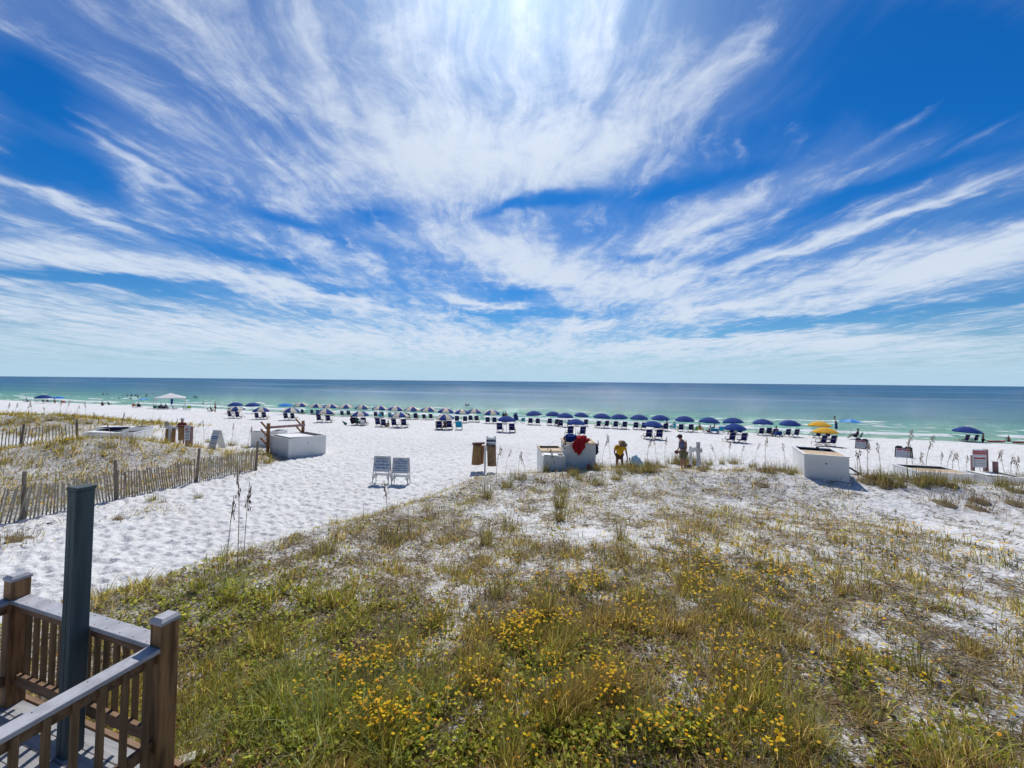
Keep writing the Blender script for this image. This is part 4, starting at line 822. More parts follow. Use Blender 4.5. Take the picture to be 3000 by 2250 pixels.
def person(loc, rz, J, E, label, skinm='skin', shirt=None, shorts=None, hair='hair', s=1., sleeves=True, legs='short', group=None, extra=None, lv=1, hat=None):
    me = skin(J, E, lv=lv); me.materials.append(MAT[skinm]); o = bpy.data.objects.new('person', me); COL.objects.link(o); o.location = loc; o.rotation_euler = (0, 0, rz); o.scale = (s, s, s)
    tag(o, label, 'person', group)
    def wear(name, es, grow, mat, J2=J, root='pelvis'):
        m = skin(J2, es, grow, 1, root); m.materials.append(MAT[mat]); c = bpy.data.objects.new(name, m); link(c, o)
    V = {n: Vector(J[n][0]) for n in J}
    if shirt:
        J2 = dict(J); es = [('pelvis', 'waist'), ('waist', 'chest'), ('chest', 'shL'), ('chest', 'shR')]
        nk = V['chest'].lerp(V['neck'], .6); J2['nk'] = (tuple(nk), .075); es.append(('chest', 'nk'))
        if sleeves:
            for n in 'LR': J2['se'+n] = (tuple(V['sh'+n].lerp(V['el'+n], .65)), J['el'+n][1]+.016); es.append(('sh'+n, 'se'+n))
        wear('shirt', es, .02, shirt, J2)
    if shorts:
        J2 = dict(J); es = [('pelvis', 'hiL'), ('pelvis', 'hiR')]; t = .75 if legs == 'short' else .3
        for n in 'LR': J2['sk'+n] = (tuple(V['hi'+n].lerp(V['kn'+n], t)), .075); es.append(('hi'+n, 'sk'+n))
        wear('shorts', es, .017, shorts, J2)
    up = (V['crown']-V['chin']).normalized(); fw = (V['nose']-V['head']); fw = (fw-up*fw.dot(up)).normalized(); sd = up.cross(fw); Rm = Matrix((-sd, fw, up)).transposed()
    if hair:
        MB().ball(V['head']+up*.025-fw*.02, (.098, .1, .1), 10, 8, rot=Rm).build('hair', MAT[hair], o, True)
    if hat == 'brim':
        b = MB(); c = V['head']+up*.05
        b.ball(c+up*.03, (.105, .115, .1), 14, 8, rot=Rm); n = 20
        vs = [c+Rm @ Vector((math.cos(k*6.283/n)*q, math.sin(k*6.283/n)*q*1.08, z)) for q, z in ((.09, .02), (.15, .0), (.215, -.03), (.213, -.038), (.15, -.01), (.09, .01)) for k in range(n)]
        b.add(vs, [(j*n+k, ((j+1) % 6)*n+k, ((j+1) % 6)*n+(k+1) % n, j*n+(k+1) % n) for j in range(6) for k in range(n)]); b.build('sun_hat', MAT['straw'], o, True)
    if hat in ('capred', 'capw'):
        b = MB(); c = V['head']+up*.045; b.ball(c, (.104, .112, .085), 12, 8, rot=Rm); b.box(c+fw*.14-up*.01, (.14, .11, .012), Rm); b.build('cap', MAT[hat], o, True)
    if extra: extra(o, V)
    return o
def E0(): return list(EB)
# man in the yellow shirt, stooping towards the camera, seen from the front (faces -y)
Y = pose(pelvis=(0, -.02, .90), waist=(0, .04, 1.06), chest=(-.0, .14, 1.26), neck=(.0, .23, 1.41), chin=(.04, .28, 1.42), head=(.06, .33, 1.50), crown=(.07, .37, 1.555), nose=(.075, .415, 1.44),
         shL=(-.2, .15, 1.36), shR=(.2, .17, 1.34), elL=(-.28, .12, 1.08), wrL=(-.2, .12, .86), haL=(-.17, .12, .80), elR=(.27, .24, 1.06), wrR=(.29, .3, .82), haR=(.295, .32, .75),
         hiL=(-.1, -.03, .86), hiR=(.1, -.01, .86), knL=(-.13, .04, .47), knR=(.13, .06, .47), anL=(-.13, -.02, .08), anR=(.12, -.06, .08), toL=(-.15, .13, .03), toR=(.15, .1, .03))
Y['chest'] = (Y['chest'][0], .155); Y['waist'] = (Y['waist'][0], .155); Y['pelvis'] = (Y['pelvis'][0], .14)
# mirrored so that his free arm hangs at the photo's right once he faces us
Y = {n: ((-v[0][0], v[0][1], v[0][2]), v[1]) for n, v in Y.items()}
e = E0(); fingers(Y, e, 'R', (0, .15, -1), (0, 1, 0)); fingers(Y, e, 'L', (.2, .2, -1), (0, 1, 0))
p = at(1815, 19.2)
person(p, R(180), Y, e, 'stooping man in a yellow shirt and brown sun hat behind the dune crest', 'skin2', 'yshirt', 'shorts', None, 1.03, True, 'brief', hat='brim', lv=2)
# man in a vest and maroon cap, side on, looking down at what he holds, turned to the left and a little away
T = pose(pelvis=(0, -.02, .93), chest=(0, .03, 1.33), neck=(0, .08, 1.48), chin=(0, .15, 1.53), head=(0, .17, 1.62), crown=(0, .18, 1.695), nose=(0, .255, 1.575), shL=(-.19, .03, 1.41), shR=(.19, .02, 1.40),
         elL=(-.24, .03, 1.12), wrL=(-.08, .24, 1.02), haL=(-.04, .29, 1.0), elR=(.24, .02, 1.12), wrR=(.1, .24, 1.0), haR=(.06, .3, .98))
T['waist'] = (T['waist'][0], .13); e = E0(); fingers(T, e, 'L', (.5, .6, -.2), (0, .3, 1)); fingers(T, e, 'R', (-.5, .6, -.2), (0, .3, 1))
p = at(2001, 18.6)
def held(o, V): pass
m2 = person(p, R(105), T, e, 'man in a grey vest and maroon cap looking down beside the pale posts', 'skin', 'greyshirt', 'gshorts', 'hair', 1.06, False, hat='capred', lv=2)
hp = p+Vector((-.33, -.04, 1.0)); tag(MB().ball((0, 0, 0), (.1, .07, .09), 10, 8).build('pouch', MAT['dkred'], None, True), 'small dark maroon pouch held by the man in the grey vest', 'pouch').location = hp
# man in the dark red shirt behind the left dune
A = pose(elL=(-.26, .06, 1.17), wrL=(-.06, .24, 1.17), haL=(0, .26, 1.18), elR=(.26, .06, 1.17), wrR=(.06, .26, 1.14), haR=(0, .27, 1.13)); e = E0(); fingers(A, e, 'L', (1, .2, 0), (0, 0, 1)); fingers(A, e, 'R', (-1, .2, 0), (0, 0, 1))
person(at(537, 27.5), R(190), A, e, 'man in a dark red shirt and white cap, arms folded, behind the left waste bags', 'skin2', 'rshirt', 'shorts', 'hair', 1.08, True, hat='capw')
# small far figures
walk = pose(knL=(-.1, .16, .5), anL=(-.1, .08, .1), toL=(-.1, .24, .05), anR=(.1, -.16, .1), toR=(.1, 0, .03), elR=(.24, -.1, 1.15), wrR=(.25, -.02, .92), elL=(-.24, .08, 1.16), wrL=(-.24, .22, .98), haL=(-.24, .27, .93))
sit = pose(pelvis=(0, -.02, .38), waist=(0, -.09, .55), chest=(0, -.17, .78), neck=(0, -.2, .95), chin=(0, -.18, 1.02), head=(0, -.17, 1.12), crown=(0, -.18, 1.19), nose=(0, -.075, 1.1), shL=(-.17, -.17, .87), shR=(.17, -.17, .87), elL=(-.27, -.02, .64), elR=(.27, -.02, .64), wrL=(-.26, .2, .6), wrR=(.26, .2, .6), haL=(-.25, .27, .59), haR=(.25, .27, .59),
           hiL=(-.09, .03, .38), hiR=(.09, .03, .38), knL=(-.12, .42, .5), knR=(.12, .42, .5), anL=(-.12, .62, .12), anR=(.12, .62, .12), toL=(-.12, .76, .1), toR=(.12, .76, .1))
low = {n: ((v[0][0], v[0][1], max(.05, v[0][2]-.28)), v[1]) for n, v in sit.items()}
ME = {}
def small(px, py, P, pn, label, rz=0., s=1., sk='skin2', sh=None, st=None, legs='short', dz=0., hair='hair', at_=None, group=None, wat=False):
    if wat: v = ray(px, py); t = -CAMZ/v[2]; q = Vector((v[0]*t, t, dz))
    else: q = ground(px, py) if at_ is None else at_; q = q+Vector((0, 0, dz))
    return person(q, rz, P, E0(), label, sk, sh, st, hair, s, True, legs, group)
small(630, 1206, walk, 'w', 'slim person in dark shorts walking on the sand near the maroon chair', -.6, 1., 'skin', None, 'dk'); small(595, 1192, JB, 's', 'child in dark shorts standing at the water edge right of the canopy', 0, .72, 'skin', None, 'dk')
small(1475, 1239, JB, 's', 'taller bather seen behind the front navy umbrella, left of the closed one', .2, .98, 'skin2', 'dk', 'shorts'); small(1482, 1238, JB, 's', 'second bather close behind the front navy umbrella', -.2, 1.05, 'skin2', None, 'dk'); small(1508, 1238, JB, 's', 'person in blue just left of the closed navy umbrella', .2, .9, 'skin2', 'navy', 'navy')
small(1303, 1257, sit, 'sit', 'person sitting with red shirt beside the towel draped chair', .3, 1., 'skin2', 'dkred', 'dk')
small(1032, 1246, sit, 'sit', 'left front sunbather reclining with hand behind head', -.5, 1., 'skin2', 'dk', 'dk', dz=-.05); small(1049, 1246, sit, 'sit', 'right front sunbather seated by the grey striped chair', -.5, 1.05, 'skin2', 'green', 'green', dz=-.05)
small(1135, 1250, low, 'low', 'sunbather sitting low on the sand in front of the unshaded navy chairs', .8, .9, 'skin2', None, 'dk')
small(1950, 1259, sit, 'sit', 'person in patterned dark clothes seated between navy umbrellas', .5, 1.12, 'skin2', 'dk', 'dk'); small(1973, 1256, sit, 'sit', 'person leaning back in the turquoise chair', .5, 1., 'skin2', 'teal', 'dk')
small(2052, 1265, sit, 'sit', 'left sitter of the chatting group, arm stretched to the right', -1.0, 1., 'skin2', None, 'yshirt'); small(2077, 1266, low, 'low', 'middle sitter of the chatting group, low on the sand', 1., 1., 'skin', None, 'dk'); small(2090, 1263, sit, 'sit', 'right sitter of the chatting group, facing left', 1.2, 1., 'skin2', None, 'dk')
small(2271, 1277, sit, 'sit', 'dark dressed person seated beside the blue cart', .1, 1.08, 'skin2', 'dk', 'dk'); small(2508, 1287, sit, 'sit', 'person in dark clothes sunk in the green chair under the bright blue umbrella', .9, 1.1, 'skin2', 'dk', 'dk')
small(406, 1194, sit, 'sit', 'person seated under the small blue umbrella', .3, 1., 'skin2', 'dk', 'dk', at_=None); small(300, 1188, low, 'low', 'left sitter in red on the sand near the water, far left', .6, 1.1, 'skin2', 'dkred', 'dk'); small(319, 1186, low, 'low', 'right dark sitter on the sand near the water, far left', -.4, .9, 'skin2', 'dk', 'dk')
small(80, 1179, sit, 'sit', 'person on the plum lounge chair furthest left', -.8, 1., 'skin2', 'purple', 'dk', dz=-.1); small(160, 1182, sit, 'sit', 'sunburnt person sitting under the far left umbrellas', .8, 1., 'skin2', None, 'dk'); small(620, 1207, sit, 'sit', 'person lounging in the maroon low chair', -.7, .95, 'skin2', 'dkred', 'dk', dz=-.05)
small(473, 1200, sit, 'sit', 'person on the left dark lounger under the canopy', .2, 1., 'skin2', 'dk', 'dk'); small(487, 1200, sit, 'sit', 'person on the middle dark lounger under the canopy', .2, 1., 'skin2', 'navy', 'dk')
up = pose(elL=(-.2, .05, 1.6), wrL=(-.1, .08, 1.84), haL=(-.07, .08, 1.9), elR=(.2, .05, 1.6), wrR=(.1, .08, 1.84), haR=(.07, .08, 1.9))
g = small(2450, 1258, up, 'up', 'dark wader lifting a small child overhead, behind the yellow umbrellas', .2, 1.08, 'skin2', 'navy', 'navy', wat=True, dz=-.55)
small(2446, 1258, JB, 's', 'small child held up by the wader behind the yellow umbrellas', .0, .5, 'skin', 'dk', 'dk', dz=1.42, wat=True)
small(2881, 1296, walk, 'w', 'boy wading behind the red and white sign at the right', .8, .95, 'skin2', None, 'dk', dz=-.5, wat=True); small(2955, 1294, walk, 'w', 'crouching wader at the far right edge of the water', -.6, .8, 'skin2', None, 'dk', dz=-.6, wat=True)
for x, y, s in ((302,1154,1.),(314,1153,.8),(359,1159,.8),(374,1158,1.1),(385,1158,1.1),(398,1158,1.1),(404,1162,1.3),(429,1158,1.),(348,1166,.8),(382,1166,.8),(569,1163,1.3),(576,1163,1.),(1365,1186,1.),(1372,1186,1.)):
    g = 'bathers in the green water'
    lab = {1365: 'left of the two bathers in the glittering water above the striped umbrellas', 1372: 'right of the two bathers in the glittering water above the striped umbrellas', 569: 'bather in the water right of the canopy, the darker one', 576: 'smaller bather beside the darker one right of the canopy', 404: 'largest bather of the cluster far left, in dark clothes', 429: 'bather standing apart at the right of the far left cluster', 302: 'swimmer furthest left beyond the breaker'}.get(x, 'small dark bather in the water above the far left breaker')
    small(x, y+3, JB, 's', lab, random.uniform(-1, 1), s, 'skin2', random.choice(['dk', None, 'navy']), None, wat=True, dz=-1.02*s, group=g)

# ------------------------------------------------------------------ canopy tent and odds and ends on the beach
def tent():
    p = ground(498, 1196); t = thing('canopy_tent', 'white pop up canopy tent with scalloped legs at the left of the beach', 'canopy tent', p, R(38)); a = 1.75; t.scale = (1.4, 1.4, 1.12)
    for x in (-1, 1):
        for y in (-1, 1):
            MB().tube((x*a, y*a, 0), (x*a, y*a, 2.05), .025, .025, 6).build('leg', MAT['metal'], t)
            MB().add([(x*a, y*a, 2.05), (x*(a-.5), y*a, 2.05), (x*(a-.12), y*a, 1.75), (x*a, y*a, 1.2)], [(0, 1, 2, 3)]).add([(x*a, y*a, 2.05), (x*a, y*(a-.5), 2.05), (x*a, y*(a-.12), 1.75), (x*a, y*a, 1.2)], [(0, 1, 2, 3)]).build('corner_drape', MAT['tent'], t)
    b = MB(); c = [(-a-.05, -a-.05), (a+.05, -a-.05), (a+.05, a+.05), (-a-.05, a+.05)]
    b.add([(x, y, 2.1) for x, y in c]+[(x*.5, y*.5, 2.5) for x, y in c]+[(0, 0, 2.95)]+[(x, y, 1.95) for x, y in c], [(0, 1, 5, 4), (1, 2, 6, 5), (2, 3, 7, 6), (3, 0, 4, 7), (4, 5, 8), (5, 6, 8), (6, 7, 8), (7, 4, 8), (0, 9, 10, 1), (1, 10, 11, 2), (2, 11, 12, 3), (3, 12, 9, 0)]); b.build('roof', MAT['tent'], t)
    w = Vector((1.55, .0, 0)); q = p+Vector((1.6, -1.75, .2)); b = MB()
    for i in range(5): b.add([(i*.12, .03*(-1)**i, 1.95), ((i+1)*.12, -.03*(-1)**i, 1.95), ((i+1)*.11+.02, -.03*(-1)**i, .65+.1*i), (i*.11+.02, .03*(-1)**i, .75)], [(0, 1, 2, 3)])
    o = b.build('hanging_towel', MAT['cyan'].copy() if False else MAT['navy']); o.location = q; tag(o, 'long blue towel hanging from the right side of the white canopy', 'towel')
tent()
def cart(px, py, m, label, w=.8, h=.5):
    p = ground(px, py); t = thing('beach_cart', label, 'beach cart', p)
    b = MB(); b.box((0, 0, .25+h/2), (w, .5, h)); b.build('basket', m, t, bevel=.03); b = MB()
    b.path([(-w/2, -.27, .4), (-w/2, -.3, .3+h+.12), (w/2, -.3, .3+h+.12), (w/2, -.27, .4)], [.015]*4, 6); b.build('handle', MAT['greyw'], t)
    for s in (-1, 1):
        for y in (-.2, .2): MB().tube((s*w/2, y, .13), (s*(w/2+.05), y, .13), .13, .13, 12).build('wheel', MAT['blk'], t)
cart(2278, 1280, MAT['navy'], 'blue wheeled cart between the last two plain umbrellas', .8, .45); cart(2093, 1268, MAT['cyan'], 'light blue cart in front of the chatting group', .85, .35)
def drape(px, py, m, label, dy=-.47):
    p = ground(px, py); b = MB(); n = 6
    for i in range(n):
        x0 = -.24+.08*i; x1 = x0+.08; f = lambda x: .012*math.sin(x*40)
        b.add([(x0, dy+.05, .98), (x1, dy+.05, .98), (x1, dy-.02+f(x1), 1.03), (x0, dy-.02+f(x0), 1.03), (x1, dy+.06+f(x1), .45), (x0, dy+.06+f(x0), .45)], [(0, 1, 2, 3), (3, 2, 4, 5)], i % 2)
    o = b.build('draped_towel', m); o.location = p; tag(o, label, 'towel'); return o
drape(1144, 1226, [MAT['cyan'], MAT['dk']], 'blue and black striped towel over a chair back in the striped row', -.42); drape(1285, 1257, [MAT['white'], MAT['greyw']], 'white towel over the chair back under the front striped umbrella', -.5)
def boat(px, py, L, label, rz):
    p = ground(px, py); b = MB(); n = 10; m = 12; vs = []
    for j in range(m+1):
        t = j/m*2-1; w = .36*(1-t*t)**.6+.01; h = .05+.12*t*t
        for k in range(n): a = k*6.283/n; vs.append((t*L/2, math.cos(a)*w, .14+h+math.sin(a)*.13*(1-t*t*.6)))
    b.add(vs, [(j*n+k, (j+1)*n+k, (j+1)*n+(k+1) % n, j*n+(k+1) % n) for j in range(m) for k in range(n)]+[tuple(range(n)), tuple(range(m*n, m*n+n))])
    t = thing('kayak', label, 'kayak', p, rz); b.build('hull', MAT['kayak'], t, True); c = MB(); c.ball((0, 0, .27), (L*.3, .26, .08), 12, 6); c.build('deck_cover', MAT['blk'], t, True)
boat(2918, 1298, 2.9, 'red and black kayak at the water line behind the warning sign', .1); boat(2990, 1301, 2.6, 'red tipped black kayak cut by the right edge of the view', .1)

# ------------------------------------------------------------------ white storage bins
def bin_(pA, Y, w, d, h, rz, label, lid='half', sink=.15, loc=None, tilt=0.):
    px_rim = pA > 2000
    p = loc or at(pA, Y); z0 = p.z-sink; t = thing('storage_bin', label, 'storage bin', (p.x, p.y, z0), rz); H0 = h+sink; k = .035
    b = MB()        # origin at the near left corner; x to the right, y away
    b.box((w/2, k/2, H0/2), (w, k, H0)); b.box((w/2, d-k/2, H0/2), (w, k, H0)); b.box((k/2, d/2, H0/2), (k, d-2*k, H0)); b.box((w-k/2, d/2, H0/2), (k, d-2*k, H0)); b.box((w/2, d/2, H0*.35), (w-2*k, d-2*k, .03)); b.build('body', MAT['white'], t)
    b = MB(); b.box((w/2, .03, H0+.021), (w+.05, .09, .04)); b.box((w/2, d-.03, H0+.021), (w+.05, .09, .04)); b.box((.03, d/2, H0+.021), (.09, d-.151, .04)); b.box((w-.03, d/2, H0+.021), (.09, d-.151, .04)); b.build('rim', MAT['white'] if lid == 'white' or px_rim else MAT['ply'], t)
    if lid == 'half': MB().box((w/2, d*.3, H0+.012), (w-.18, d*.44, .03)).build('lid', MAT['ply'], t); MB().box((w/2, d*.53, H0+.02), (w-.19, .05, .03)).build('lid_batten', MAT['greyw'], t); MB().box((w/2, d*.76, H0-.1), (w-.1, d*.4, .01)).build('well_shade_sheet', MAT['dark'], t)  # dark sheet below the rim paints in the shade of the open well
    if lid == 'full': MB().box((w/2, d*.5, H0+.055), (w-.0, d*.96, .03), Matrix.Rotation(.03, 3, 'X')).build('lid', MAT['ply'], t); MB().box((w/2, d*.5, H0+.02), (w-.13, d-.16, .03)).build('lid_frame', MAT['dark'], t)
    if lid == 'white': MB().box((w*.36, d*.42, H0+.066), (w*.66, d*.8, .03), Matrix.Rotation(.05, 3, 'Y')).build('lid', MAT['white'], t); MB().box((w*.8, d*.5, H0-.0), (w*.33, d*.8, .02)).build('opening_shade_sheet', MAT['dark'], t)  # dark sheet at rim level carries the shade of the opening as colour
    b = MB(); g_ = k+.004; b.box((w/2, d-g_-.004, H0/2), (w-2*g_-.02, .006, H0-.02)); b.box((g_+.004, d/2, H0/2), (.006, d-2*g_-.03, H0-.02)); b.box((w-g_-.004, d/2, H0/2), (.006, d-2*g_-.03, H0-.02)); b.box((w/2, d/2, H0*.35+.03), (w-2*g_-.05, d-2*g_-.05, .01)); b.build('inside', MAT['dark'], t)  # dark panels against the white walls put the interior's shade into colour
    MB().tube((w*.5, -.01, H0*.72), (w*.5, .01, H0*.72), .03, .03, 10).build('hand_hole', MAT['blk'], t)
    return t
bin_(849, 23.2, 2.3, 2.5, 1.12, R(54), 'big white storage bin beside the wooden rack and slat fence', 'white')
bin_(738, 27.5, 1.9, 1.2, 1.0, R(2), 'white bin behind the wooden rack, its end showing past the fence', 'white')
bin_(1587, 18.9, 1.15, 1.5, 1.22, R(4), 'square white bin at the left of the dune top pair, ply rim', 'half')
bin_(1652, 17.6, 1.45, 1.6, 1.25, R(-3), 'white bin under the crumpled red and blue umbrella', 'half')
bin_(1593, 17.3, 1.0, .6, .68, R(2), 'low white box in front of the square bin on the dune', 'white')
bin_(2354, 16.0, 1.45, 2.2, .92, R(-26), 'open white bin with brown ply lid on the right of the dune', 'half')
bin_(2689, 19.0, 2.1, 1.8, .6, R(-14), 'white bin half hidden by grass on the right dune crest', 'half')
bin_(2884, 18.8, 1.7, 1.2, .45, R(-8), 'low pale bin at the foot of the reddish sign posts', 'white')
bin_(246, 26.5, 2.9, 1.3, .9, R(14), 'long low grey white bin with folded chairs on it, left dunes', 'white'); bin_(284, 30.5, 3.3, 1.0, .75, R(12), 'long white bin further back behind the folded chairs', 'white')
def folded(px, Y, z, rz, label, mats=('sling', 'dark')):
    p = at(px, Y); t = thing('folded_chair', label, 'folded chair', (p.x, p.y, p.z+z), rz, 'folded chairs on the left bin')
    b = MB(); b.box((0, 0, .03), (1.25, .55, .05)); b.build('sling', MAT[mats[0]], t, bevel=.02)
    b = MB()
    for s in (-1, 1): b.bar((-.7, s*.3, .02), (.75, s*.28, .07), .035, .03)
    b.bar((-.7, -.3, .02), (-.7, .3, .02), .03, .03); b.bar((.75, -.28, .07), (.75, .28, .07), .03, .03); b.build('frame', MAT[mats[1]], t)
folded(330, 27.8, .97, .3, 'dark folded chair lowest in the pile on the long low bin'); folded(338, 27.8, 1.07, .1, 'dark folded chair in the middle of the pile on the bin'); folded(346, 27.8, 1.17, -.1, 'dark folded chair on top of the pile on the bin')
# dark board leaning on the open bin at the right
p = at(2476, 16.3); t = thing('ramp_board', 'long dark board leaning against the right side of the open bin', 'board', p); MB().bar((-.55, .9, .98), (.62, -.1, -.05), .3, .04).build('board', MAT['blk'], t, bevel=.01); MB().ball((-.5, .86, 1.0), (.06, .06, .04)).build('eyelet', MAT['greyw'], t)

# crumpled umbrella cloth on the bin
def crumple(cx, cy, cz, sx, sy, sz, m, name, seed, parent=None, down=.0):
    n = 28; k = 20; vs = []; 
    for j in range(k+1):
        for i in range(n):
            th = math.pi*j/k; ph = 2*math.pi*i/n; q = Vector((math.sin(th)*math.cos(ph), math.sin(th)*math.sin(ph), math.cos(th)))
            r = .6+.8*float(fbm(np.array([q.x*3.3+seed]), np.array([q.y*3.3+q.z*2.7+seed]), seed, 5)[0])+.11*math.sin(ph*7+th*3)+.05*math.sin(ph*13-th*8)
            z = q.z*sz*r
            if z < 0: z *= (1+down*(.5+.5*math.sin(ph*2+seed)))
            vs.append((cx+q.x*sx*r, cy+q.y*sy*r, cz+z))
    b = MB(); b.add(vs, [(j*n+i, (j+1)*n+i, (j+1)*n+(i+1) % n, j*n+(i+1) % n) for j in range(k) for i in range(n)])
    return b.build(name, m, parent, True)
p = at(1678, 17.9); zt = p.z+1.35
t = thing('crumpled_umbrella', 'crumpled red and blue beach umbrella thrown over the bins, white pole sticking out', 'umbrella', (p.x, p.y, zt))
crumple(-.0, .25, .12, .34, .3, .2, MAT['navy'], 'blue_cloth', 3, t); crumple(.42, .05, .1, .3, .28, .17, MAT['red'], 'red_cloth', 8, t); crumple(.22, -.42, -.1, .26, .13, .27, MAT['red'], 'hanging_red_cloth', 5, t, .5)
MB().tube((-.42, -.48, -.14), (.3, -.1, .16), .02, .02, 8).build('pole', MAT['white'], t)
tag(crumple(0, 0, 0, .1, .14, .24, MAT['dk'], 'dark_cloth', 9), 'dark purple cloth hanging on the right corner of the umbrella bin', 'cloth').location = at(1747, 18.2)+Vector((0, 0, 1.05))
# pale blue bag, brown heap, small brown things behind the crest
o = crumple(0, 0, 0, .22, .2, .42, MAT['bag'], 'plastic_bag', 4); o.location = at(1866, 18.8)+Vector((0, 0, .42)); o.rotation_euler = (0, R(-22), 0); tag(o, 'pale blue plastic bag standing on the dune crest right of the stooping man', 'bag')
o = crumple(0, 0, 0, .36, .3, .12, MAT['burl'], 'towel_heap', 6); o.location = at(1848, 18.0)+Vector((0, 0, .16)); tag(o, 'brown heap of cloth on the crest below the pale blue bag', 'heap')
t = thing('flip_flops', 'pair of dark straps sticking up from the brown heap', 'sandals', at(1849, 18.1)); MB().path([(-.16, 0, .25), (-.2, 0, .42), (-.22, 0, .5)], [.02, .018, .02]).build('strap', MAT['blk'], t); MB().path([(0, 0, .25), (-.06, 0, .5), (-.08, 0, .62)], [.03, .025, .03]).build('strap', MAT['blk'], t)
for px, lb in ((1725, 'left brown bottle in the grass by the umbrella bin'), (1748, 'right brown bottle in the grass by the umbrella bin')):
    b = MB(); b.tube((0, 0, 0), (0, 0, .16), .07, .07, 12); b.tube((0, 0, .16), (0, 0, .22), .07, .03, 12); b.tube((0, 0, .22), (0, 0, .27), .03, .03, 12); o = b.build('bottle', MAT['orange'], None, True); o.location = at(px, 17.3)+Vector((0, 0, .02)); tag(o, lb, 'bottle', 'bottles in the crest grass')

# ------------------------------------------------------------------ text
def text(s, size, m, parent, loc, rot=(R(90), 0, 0), sx=1., name='lettering', ext=.002, bold=0.):
    c = bpy.data.curves.new('t', 'FONT'); c.body = s; c.size = size; c.align_x = 'CENTER'; c.align_y = 'CENTER'; c.extrude = ext; c.offset = bold
    o = bpy.data.objects.new('t', c); COL.objects.link(o); dg = bpy.context.evaluated_depsgraph_get(); dg.update(); me = bpy.data.meshes.new_from_object(o.evaluated_get(dg)); bpy.data.objects.remove(o)
    me.materials.clear(); me.materials.append(m); k = bpy.data.objects.new(name, me); link(k, parent); k.location = loc; k.rotation_euler = rot; k.scale = (sx, 1, 1); return k
# twin white A frame signs on the path
def path_sign(px, label, lines, rz):
    p = at(px, 17.75); t = thing('beach_sign', label, 'sign', p, rz); th = R(-7); w = .74; fm = MAT['greyw']
    for sgn, nm in ((1, 'front_frame'), (-1, 'rear_frame')):
        b = MB(); M = Matrix.Rotation(sgn*R(-9), 3, 'X')
        def Q(x, z): return M @ Vector((x, 0, z-1.22))+Vector((0, 0, 1.21))
        for s in (-1, 1): b.bar(Q(s*w/2, 0), Q(s*w/2, 1.22), .045, .03, up=(1, 0, 0)); b.bar(Q(s*w/2, .18), Q(s*(w/2-.1), .4), .02, .05, up=(1, 0, 0))
        b.bar(Q(-w/2, .40), Q(w/2, .40), .03, .04); b.bar(Q(-w/2, 1.21), Q(w/2, 1.21), .035, .04); b.bar(Q(-w/2, .56), Q(w/2, .56), .03, .03); b.build(nm, fm, t)
        pb = MB(); c = Q(0, .89); pb.box(c, (w-.03, .016, .64), M); pb.build('panel', MAT['greyw'] if sgn < 0 else MAT['signw'], t)
    M = Matrix.Rotation(R(-9), 3, 'X')
    for tx, z, sz, m, bold in lines:
        l = M @ Vector((0, -.0125, z-1.22))+Vector((0, 0, 1.21)); text(tx, sz, m, t, l, (R(90-9), 0, 0), 1., bold=bold)
B_ = MAT['inkblue']; K_ = MAT['ink']
path_sign(1124, 'left white frame sign forbidding tents on the sand path', [('Emerald Shores', 1.12, .085, K_, .001), ('NO TENTS', .99, .115, B_, .004), ('ALLOWED ON', .85, .105, B_, .004), ('THIS BEACH', .71, .11, B_, .004)], R(-6))
path_sign(1179, 'right white frame sign with small blue text about beach chairs', [('CHECK-IN', 1.14, .06, B_, .002), ('WITH ATTENDANT', 1.06, .07, B_, .002), ('FOR BEACH CHAIRS', .98, .065, B_, .002), ('____________________', .955, .05, MAT['inkgrey'], 0), ('NO PERSONAL', .86, .075, B_, .003), ('EQUIPMENT IN FRONT', .76, .062, B_, .003), ('OF UMBRELLA CHAIRS', .66, .062, B_, .003)], R(-4))

# centre waste bag station
p = at(1423, 20.6); t = thing('waste_bag_stand', 'post with two brown sacks and a white instruction board in the middle of the beach', 'waste stand', p); t.scale = (1.12,)*3
MB().box((0, 0, .58), (.09, .09, 1.36)).build('post', MAT['white'], t, bevel=.006); MB().bar((-.05, -.05, 1.2), (.22, -.2, 1.32), .1, .02).build('bracket', MAT['white'], t)
MB().box((.28, .0, 1.3), (.46, .04, .62)).build('board', MAT['signw'], t, bevel=.01); MB().box((.28, -.0235, 1.47), (.45, .004, .1)).build('band', MAT['band'], t); text('BEACH BAGS', .06, MAT['print'], t, (.31, -.0265, 1.47)); MB().box((.5, .14, 1.12), (.02, .22, .9)).build('side_panel', MAT['signw'], t)
for s in (.1, .46): MB().box((s, .0, 1.64), (.09, .03, .07)).build('hook', MAT['greyw'], t)
def sack(x, w, h, z, m, parent, seed, y=-.05, fl=.1):
    b = MB(); n = 20; k = 8; vs = []
    for j in range(k+1):
        t_ = j/k; ww = w*(1+fl*t_); zz = z-h*t_+.03*math.sin(x*9+t_*4)*t_
        for i in range(n):
            a = 2*math.pi*i/n; r = 1+.05*math.sin(a*6+seed)*t_; vs.append((x+math.cos(a)*ww/2*r-.04*t_*(1 if x < 0 else -1), y+math.sin(a)*.13*r, zz))
    b.add(vs, [(j*n+i, (j+1)*n+i, (j+1)*n+(i+1) % n, j*n+(i+1) % n) for j in range(k) for i in range(n)]+[tuple(range(k*n, k*n+n)), tuple(range(n))]); return b.build('sack', m, parent, True)
sack(-.36, .42, .98, 1.3, MAT['burl'], t, 1); MB().bar((-.6, -.05, 1.33), (-.03, -.08, 1.36), .26, .07).build('strap', MAT['belt'], t); sack(.3, .42, 1.0, 1.3, MAT['burl2'], t, 4, -.16, .03); MB().bar((.06, -.12, 1.3), (.2, -.14, 1.31), .1, .09).build('strap', MAT['belt'], t)
